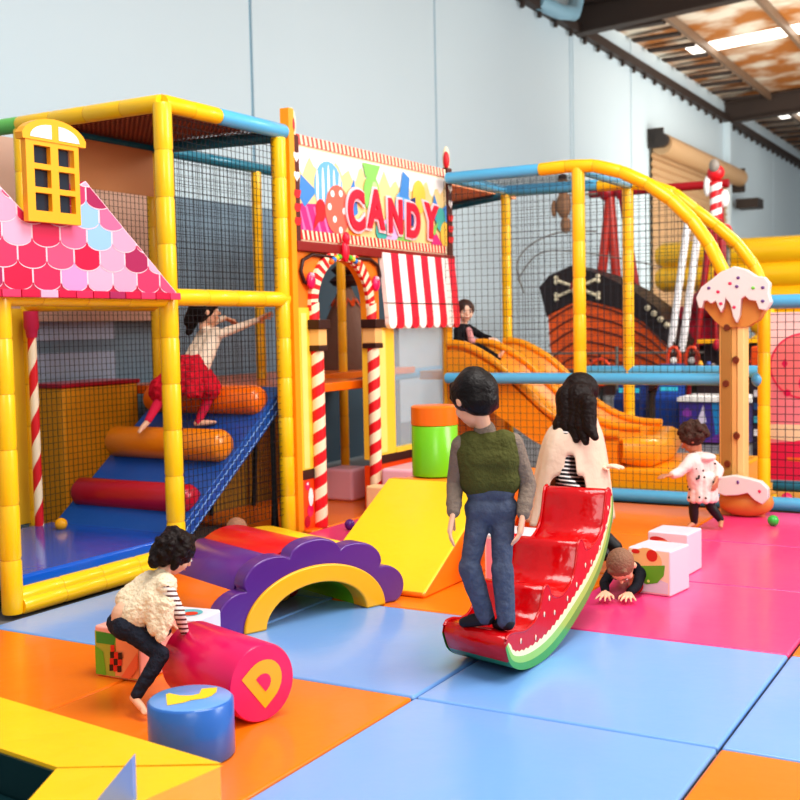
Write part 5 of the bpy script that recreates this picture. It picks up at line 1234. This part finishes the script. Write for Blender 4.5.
# --- woman kneeling in a cream shawl
J = dict(head=(-2.44, 6.46, 1.075), neck=(-2.48, 6.47, .93), sR=(-2.47, 6.27, .845), sL=(-2.47, 6.63, .84), eR=(-2.46, 6.20, .60), wR=(-2.33, 6.22, .48), eL=(-2.42, 6.58, .63), wL=(-2.33, 6.48, .64),
         chest=(-2.50, 6.45, .76), pelvis=(-2.55, 6.46, .36), iR=(-2.52, 6.36, .33), iL=(-2.52, 6.56, .33), kR=(-2.28, 6.36, .13), kL=(-2.28, 6.58, .13), aR=(-2.62, 6.38, .09), aL=(-2.62, 6.56, .09), tR=(-2.74, 6.38, .05), tL=(-2.74, 6.56, .05))
fg = Fig(J, .235, (.85, .15, -.42), (.2, 0, 1), 1.0); t = root('p', J, 'woman with long dark hair and cream shawl kneeling behind the rocker')
b = B(); fg.head(b, SKIN3); fg.torso(b, SKIN3, -.006)
for q in 'LR': fg.arm(b, q, SKIN3, -.004, sc=.9); fg.leg(b, q, SKIN3, -.006); fg.foot(b, q, SKIN3)
fg.hand(b, 'R', SKIN3, (.6, .1, -.5), (.3, .5, 0), .35, thumb=-1); fg.hand(b, 'L', SKIN3, (.9, -.1, .05), (0, 0, -1), .15, .12, thumb=1)
blob('body', b, t, .006, 3); fg.facebits(t, HBR)
STB = stripes('black_white_stripe', (30, 26, 30), (228, 220, 214), (.05, .15, 1), 42, .62); b = B(); fg.torso(b, STB, .012)
for q in 'LR': fg.arm(b, q, STB, .008)
b.cap(V(J['pelvis']), .11, V((-2.40, 6.34, .30)), .09, STB); blob('striped_dress', b, t, .008, 3)
b = B()
for q in 'LR': fg.leg(b, q, BLACK, .008)
blob('leggings', b, t, .008, 3)
SHW = mat('cream_shawl', (224, 198, 176), .9, .3, 16, spec=.15)
# shawl: draped cloth lofted around the shoulders, open in a pointed gap on the near side
t_ = V((-2.47, 6.45, 0)); rows = [(.955, .06, .075), (.93, .085, .12), (.89, .115, .18), (.83, .135, .235), (.73, .15, .26), (.61, .165, .275), (.49, .18, .28), (.38, .19, .285), (.30, .20, .29)]
b = B(); n = 48; vs = []; fs = []
for j, (z, ra, rb) in enumerate(rows):
    for i in range(n):
        a = 2*PI*i/n; fold = 1+(.05*math.sin(a*7+j*.3)+.03*math.sin(a*11))*min(1, j/5)
        vs.append(V((t_.x-.03*0+ra*fold*math.cos(a)+(.03 if j < 2 else 0)-.012*j*(math.cos(a) < 0), t_.y+rb*fold*math.sin(a), z)))
for j in range(len(rows)-1):
    for i in range(n):
        a = 2*PI*(i+.5)/n; zc = (rows[j][0]+rows[j+1][0])/2
        gap = 1.62*PI; half = max(0, (.80-zc))*1.6
        dlt = abs((a-gap+PI) % (2*PI)-PI)
        if dlt < half*(.9 if zc > .5 else .9) : continue
        fs.append((j*n+i, j*n+(i+1) % n, (j+1)*n+(i+1) % n, (j+1)*n+i))
b.add(vs, fs, SHW); o = b.build('shawl', t, smooth=True)
sd_ = o.modifiers.new('sd', 'SUBSURF'); sd_.levels = 2; sd_.render_levels = 2; so = o.modifiers.new('so', 'SOLIDIFY'); so.thickness = .008
h = fg.h; b = B(); b.ell(fg.hp(0, -.08, .12), (.42*h, .47*h, .42*h), HBR, fg.R)
for i in range(9):
    a = (i-4)/4; b.cap(fg.hp(a*.32, -.2+.1*abs(a), .15), .13*h, fg.hp(a*.38, -.38+.35*abs(a), -.45), .12*h, HBR); b.cap(fg.hp(a*.38, -.38+.35*abs(a), -.45), .12*h, fg.hp(a*.36, -.25+.35*abs(a), -.85+.1*abs(a)), .06*h, HBR)
for q in (-1, 1): b.cap(fg.hp(q*.3, .18, .3), .08*h, fg.hp(q*.36, .22, -.2), .06*h, HBR); b.cap(fg.hp(q*.36, .2, -.2), .07*h, fg.hp(q*.33, .22, -.8), .05*h, HBR)
b.ell(fg.hp(0, -.2, 0), (.4*h, .36*h, .42*h), HBR, fg.R); b.cap(V((-2.49, 6.38, 1.06)), .085, V((-2.47, 6.33, .93)), .075, HBR); b.cap(V((-2.42, 6.37, 1.07)), .085, V((-2.40, 6.31, .93)), .07, HBR)
for i in range(5):
    p = V((-2.47+.035*i, 6.36-.02*i, 1.04)); b.cap(p, .05, V((-2.52+.05*i, 6.30-.012*i, .90)), .045, HBR); b.cap(V((-2.52+.05*i, 6.30-.012*i, .90)), .045, V((-2.52+.062*i, 6.265-.01*i, .80-.02*(i % 2)+.01*i)), .022, HBR)
blob('long_hair', b, t, .006, 3, .002, 40)

# --- toddler in white coat
J = dict(head=(-2.21, 8.04, .655), neck=(-2.17, 8.05, .555), sL=(-2.20, 7.95, .50), sR=(-2.12, 8.13, .50), eL=(-2.25, 7.90, .44), wL=(-2.29, 7.84, .42), eR=(-2.04, 8.13, .43), wR=(-2.03, 8.06, .39),
         chest=(-2.15, 8.05, .45), pelvis=(-2.13, 8.07, .29), iL=(-2.16, 8.03, .27), iR=(-2.11, 8.11, .27), kL=(-2.19, 8.01, .17), aL=(-2.19, 8.03, .055), tL=(-2.22, 7.97, .03), kR=(-2.10, 8.12, .17), aR=(-2.03, 8.16, .06), tR=(-2.02, 8.10, .03))
fg = Fig(J, .195, (-.8, -.1, -.42), (-.15, 0, 1), .98); t = root('p', J, 'curly haired toddler in white quilted coat walking beside the wafer post')
b = B(); fg.head(b, SKIN2); fg.torso(b, SKIN2, -.004)
for q in 'LR': fg.arm(b, q, SKIN2, -.003); fg.leg(b, q, SKIN2, -.004); fg.foot(b, q, SKIN3, 0, True)
fg.hand(b, 'L', SKIN3, (-.5, -.7, 0), (0, 0, -1), .25, thumb=1); fg.hand(b, 'R', SKIN3, (0, -.5, -.5), (-1, 0, 0), .3, thumb=-1)
blob('body', b, t, .0045, 3); fg.facebits(t, EYEB)
WC = mat('white_coat', (228, 208, 200), .7, .4, 14, spec=.25); b = B(); fg.torso(b, WC, .022, 1)
for q in 'LR': fg.arm(b, q, WC, .016, 1, .9)
ce = V((-2.135, 8.06, 0)); 
for i in range(12): a = 2*PI*i/12; b.cap(ce+V((.05*math.cos(a), .05*math.sin(a), .38)), .045, ce+V((.085*math.cos(a), .095*math.sin(a), .23)), .028, WC)
b.ell(ce+V((0, 0, .28)), (.1, .1, .07), WC); b.ell(V((-2.12, 8.05, .53)), (.08, .08, .035), WC); blob('coat', b, t, .005, 3, .004, 16)
b = B(); random.seed(11)
for i in range(16): a = -PI*.5+random.uniform(-1.2, 1.2); z = random.uniform(.24, .5); b.ell(ce+V((.108*math.cos(a), .12*math.sin(a), z)), .008, HBR, seg=6, rings=5)
o = b.build('coat_dots', t); o['kind'] = 'stuff'
b = B()
for q in 'LR': fg.leg(b, q, BLACK, .006, .9)
blob('leggings', b, t, .005, 3)
CH = mat('curly_hair', (72, 44, 32), .8, .8, 60, var=.4); b = B(); h = fg.h; b.ell(fg.hp(0, -.12, .14), (.48*h, .5*h, .46*h), CH, fg.R)
for i in range(70):
    a = random.uniform(0, 2*PI); e = random.uniform(-.5, 1.4); x, y, z = .5*math.cos(a)*math.cos(e), -.12+.52*math.sin(a)*math.cos(e), .12+.48*math.sin(e)
    if y > .15 and z < .3: continue
    b.ell(fg.hp(x, y, z), random.uniform(.08, .13)*h, CH, seg=8, rings=6)
blob('curly_hair', b, t, .005, 1, .006, 50)

# --- boy crawling on the pink mat
J = dict(head=(-2.0, 5.87, .175), neck=(-2.015, 5.97, .165), sR=(-2.09, 6.03, .14), sL=(-1.94, 6.06, .14), eR=(-2.12, 5.93, .06), wR=(-2.06, 5.78, .045), eL=(-1.935, 5.93, .06), wL=(-1.95, 5.83, .04),
         chest=(-2.03, 6.1, .13), pelvis=(-2.09, 6.42, .115), iR=(-2.13, 6.44, .1), iL=(-2.05, 6.46, .1), kR=(-2.17, 6.66, .065), kL=(-2.10, 6.68, .065), aR=(-2.2, 6.88, .06), aL=(-2.13, 6.9, .06), tR=(-2.21, 6.98, .04), tL=(-2.14, 7.0, .04))
fg = Fig(J, .195, (.05, -.38, -.95), (0, -1, .4), .85); t = root('p', J, 'short haired boy in dark shirt crawling on hands beside the printed cubes')
b = B(); fg.head(b, SKIN); fg.torso(b, SKIN, -.004)
for q in 'LR': fg.arm(b, q, SKIN, -.003); fg.leg(b, q, SKIN, -.004); fg.foot(b, q, SKIN)
fg.hand(b, 'R', SKIN, (.2, -1, -.05), (0, 0, -1), .12, .22, thumb=-1); fg.hand(b, 'L', SKIN, (.35, -1, -.05), (0, 0, -1), .12, .22, thumb=1)
blob('body', b, t, .0042, 3); fg.facebits(t, mat('brow_light', (150, 104, 76), .7))
b = B(); BS = mat('dark_shirt', (28, 30, 38), .8, .3, 30, spec=.2); fg.torso(b, BS, .014, .9)
for q in 'LR': fg.arm(b, q, BS, .01, 1, .75)
blob('shirt', b, t, .006, 3)
b = B()
for q in 'LR': fg.leg(b, q, JEAN, .008)
b.cap(V(J['iL']), .05, V(J['iR']), .05, JEAN); blob('trousers', b, t, .006, 3)
b = B(); h = fg.h; HL = mat('hair_short_brown', (140, 100, 76), .7, .4, 80, var=.25); b.ell(fg.hp(0, -.075, .13), (.392*h, .44*h, .392*h), HL, fg.R, 24, 16); b.ell(fg.hp(0, -.2, -.05), (.33*h, .27*h, .26*h), HL, fg.R); b.cap(fg.hp(-.2, .2, .34), .08*h, fg.hp(.2, .2, .34), .08*h, HL)
blob('hair', b, t, .005, 2)

# --- baby behind the tunnel
J = dict(head=(-4.27, 5.41, .285), neck=(-4.28, 5.43, .25), sR=(-4.36, 5.40, .21), sL=(-4.20, 5.47, .21), eR=(-4.38, 5.33, .13), wR=(-4.33, 5.26, .07), eL=(-4.16, 5.40, .13), wL=(-4.2, 5.30, .07),
         chest=(-4.28, 5.45, .19), pelvis=(-4.28, 5.50, .09), iR=(-4.33, 5.47, .08), iL=(-4.23, 5.5, .08), kR=(-4.42, 5.36, .07), kL=(-4.14, 5.42, .07), aR=(-4.36, 5.25, .05), aL=(-4.24, 5.28, .05), tR=(-4.34, 5.2, .04), tL=(-4.26, 5.2, .04))
fg = Fig(J, .165, (-.5, .7, .1), (0, 0, 1), .9); t = root('p', J, 'baby with thin fair hair sitting behind the red band of the foam tunnel')
b = B(); fg.head(b, SKIN3); fg.torso(b, SKIN3, -.004)
for q in 'LR': fg.arm(b, q, SKIN3, -.003); fg.leg(b, q, SKIN3, -.004); fg.foot(b, q, SKIN3, 0, True); fg.hand(b, q, SKIN3, (0, -.7, -.5), (0, 0, -1), .25, thumb=1 if q == 'L' else -1)
blob('body', b, t, .0045, 3); fg.facebits(t)
b = B(); RS = mat('romper_blue', (120, 140, 170), .8); fg.torso(b, RS, .01)
for q in 'LR': fg.arm(b, q, RS, .007, 1, .9); fg.leg(b, q, RS, .006, .9)
blob('romper', b, t, .006, 3)
b = B(); h = fg.h; HF = mat('hair_fair', (150, 104, 80), .7, .3, 60, var=.2); b.ell(fg.hp(0, -.09, .12), (.395*h, .445*h, .4*h), HF, fg.R, 24, 16); b.ell(fg.hp(0, -.22, -.08), (.34*h, .27*h, .27*h), HF, fg.R); blob('hair', b, t, .004, 2, .003, 60)

# ================================================================== CAMERA, LIGHT
cam = bpy.data.objects.new('camera', bpy.data.cameras.new('camera')); COL.objects.link(cam)
pit, yaw, rol = .0642, -.5211, -.0203
F = V((math.sin(yaw)*math.cos(pit), math.cos(yaw)*math.cos(pit), -math.sin(pit)))
r0 = V((math.cos(yaw), -math.sin(yaw), 0)); u0 = r0.cross(F)
rx = r0*math.cos(rol)+u0*math.sin(rol); ux = -r0*math.sin(rol)+u0*math.cos(rol)
M = Matrix((rx, ux, -F)).transposed().to_4x4(); M.translation = V((0, 0, 1.5)); cam.matrix_world = M
cam.data.sensor_width = 36; cam.data.lens = 1130.5/800*36; cam.data.clip_end = 200
cam.data.dof.use_dof = True; cam.data.dof.focus_distance = 5.2; cam.data.dof.aperture_fstop = 3.2
scene.camera = cam
w = bpy.data.worlds.new('world'); scene.world = w; w.use_nodes = True
bg = w.node_tree.nodes['Background']; bg.inputs[0].default_value = (.93, .96, 1, 1); bg.inputs[1].default_value = .55
def area(loc, tgt, size, power, color=(1, 1, 1), sy=None):
    l = bpy.data.lights.new('area', 'AREA'); l.energy = power; l.size = size; l.color = color
    if sy: l.shape = 'RECTANGLE'; l.size_y = sy
    o = bpy.data.objects.new('area_light', l); COL.objects.link(o); o.location = loc
    o.rotation_euler = (V(tgt)-V(loc)).to_track_quat('-Z', 'Y').to_euler(); return o
area((-1, 4.5, 6.6), (-2.2, 6, 0), 3.5, 350, (1, .97, .92))
area((4.5, 8, 4.5), (-3, 6.5, .8), 4, 430, (1, .98, .95))
area((0, 13.5, 5.5), (-5.5, 17.5, 1), 3, 420, (1, .98, .95))
area((1.5, -1.5, 4.5), (-4, 6, 1), 3, 120, (1, .97, .93))
area((2, 26, 3), (-9, 36, 4), 8, 500, (.95, .98, 1))
area((-2, 28, 3), (-4, 32, 9), 8, 700, (1, .95, .85))
scene.view_settings.view_transform = 'Standard'; scene.view_settings.look = 'Medium High Contrast'; scene.view_settings.exposure = 0.0; scene.view_settings.gamma = 1.0
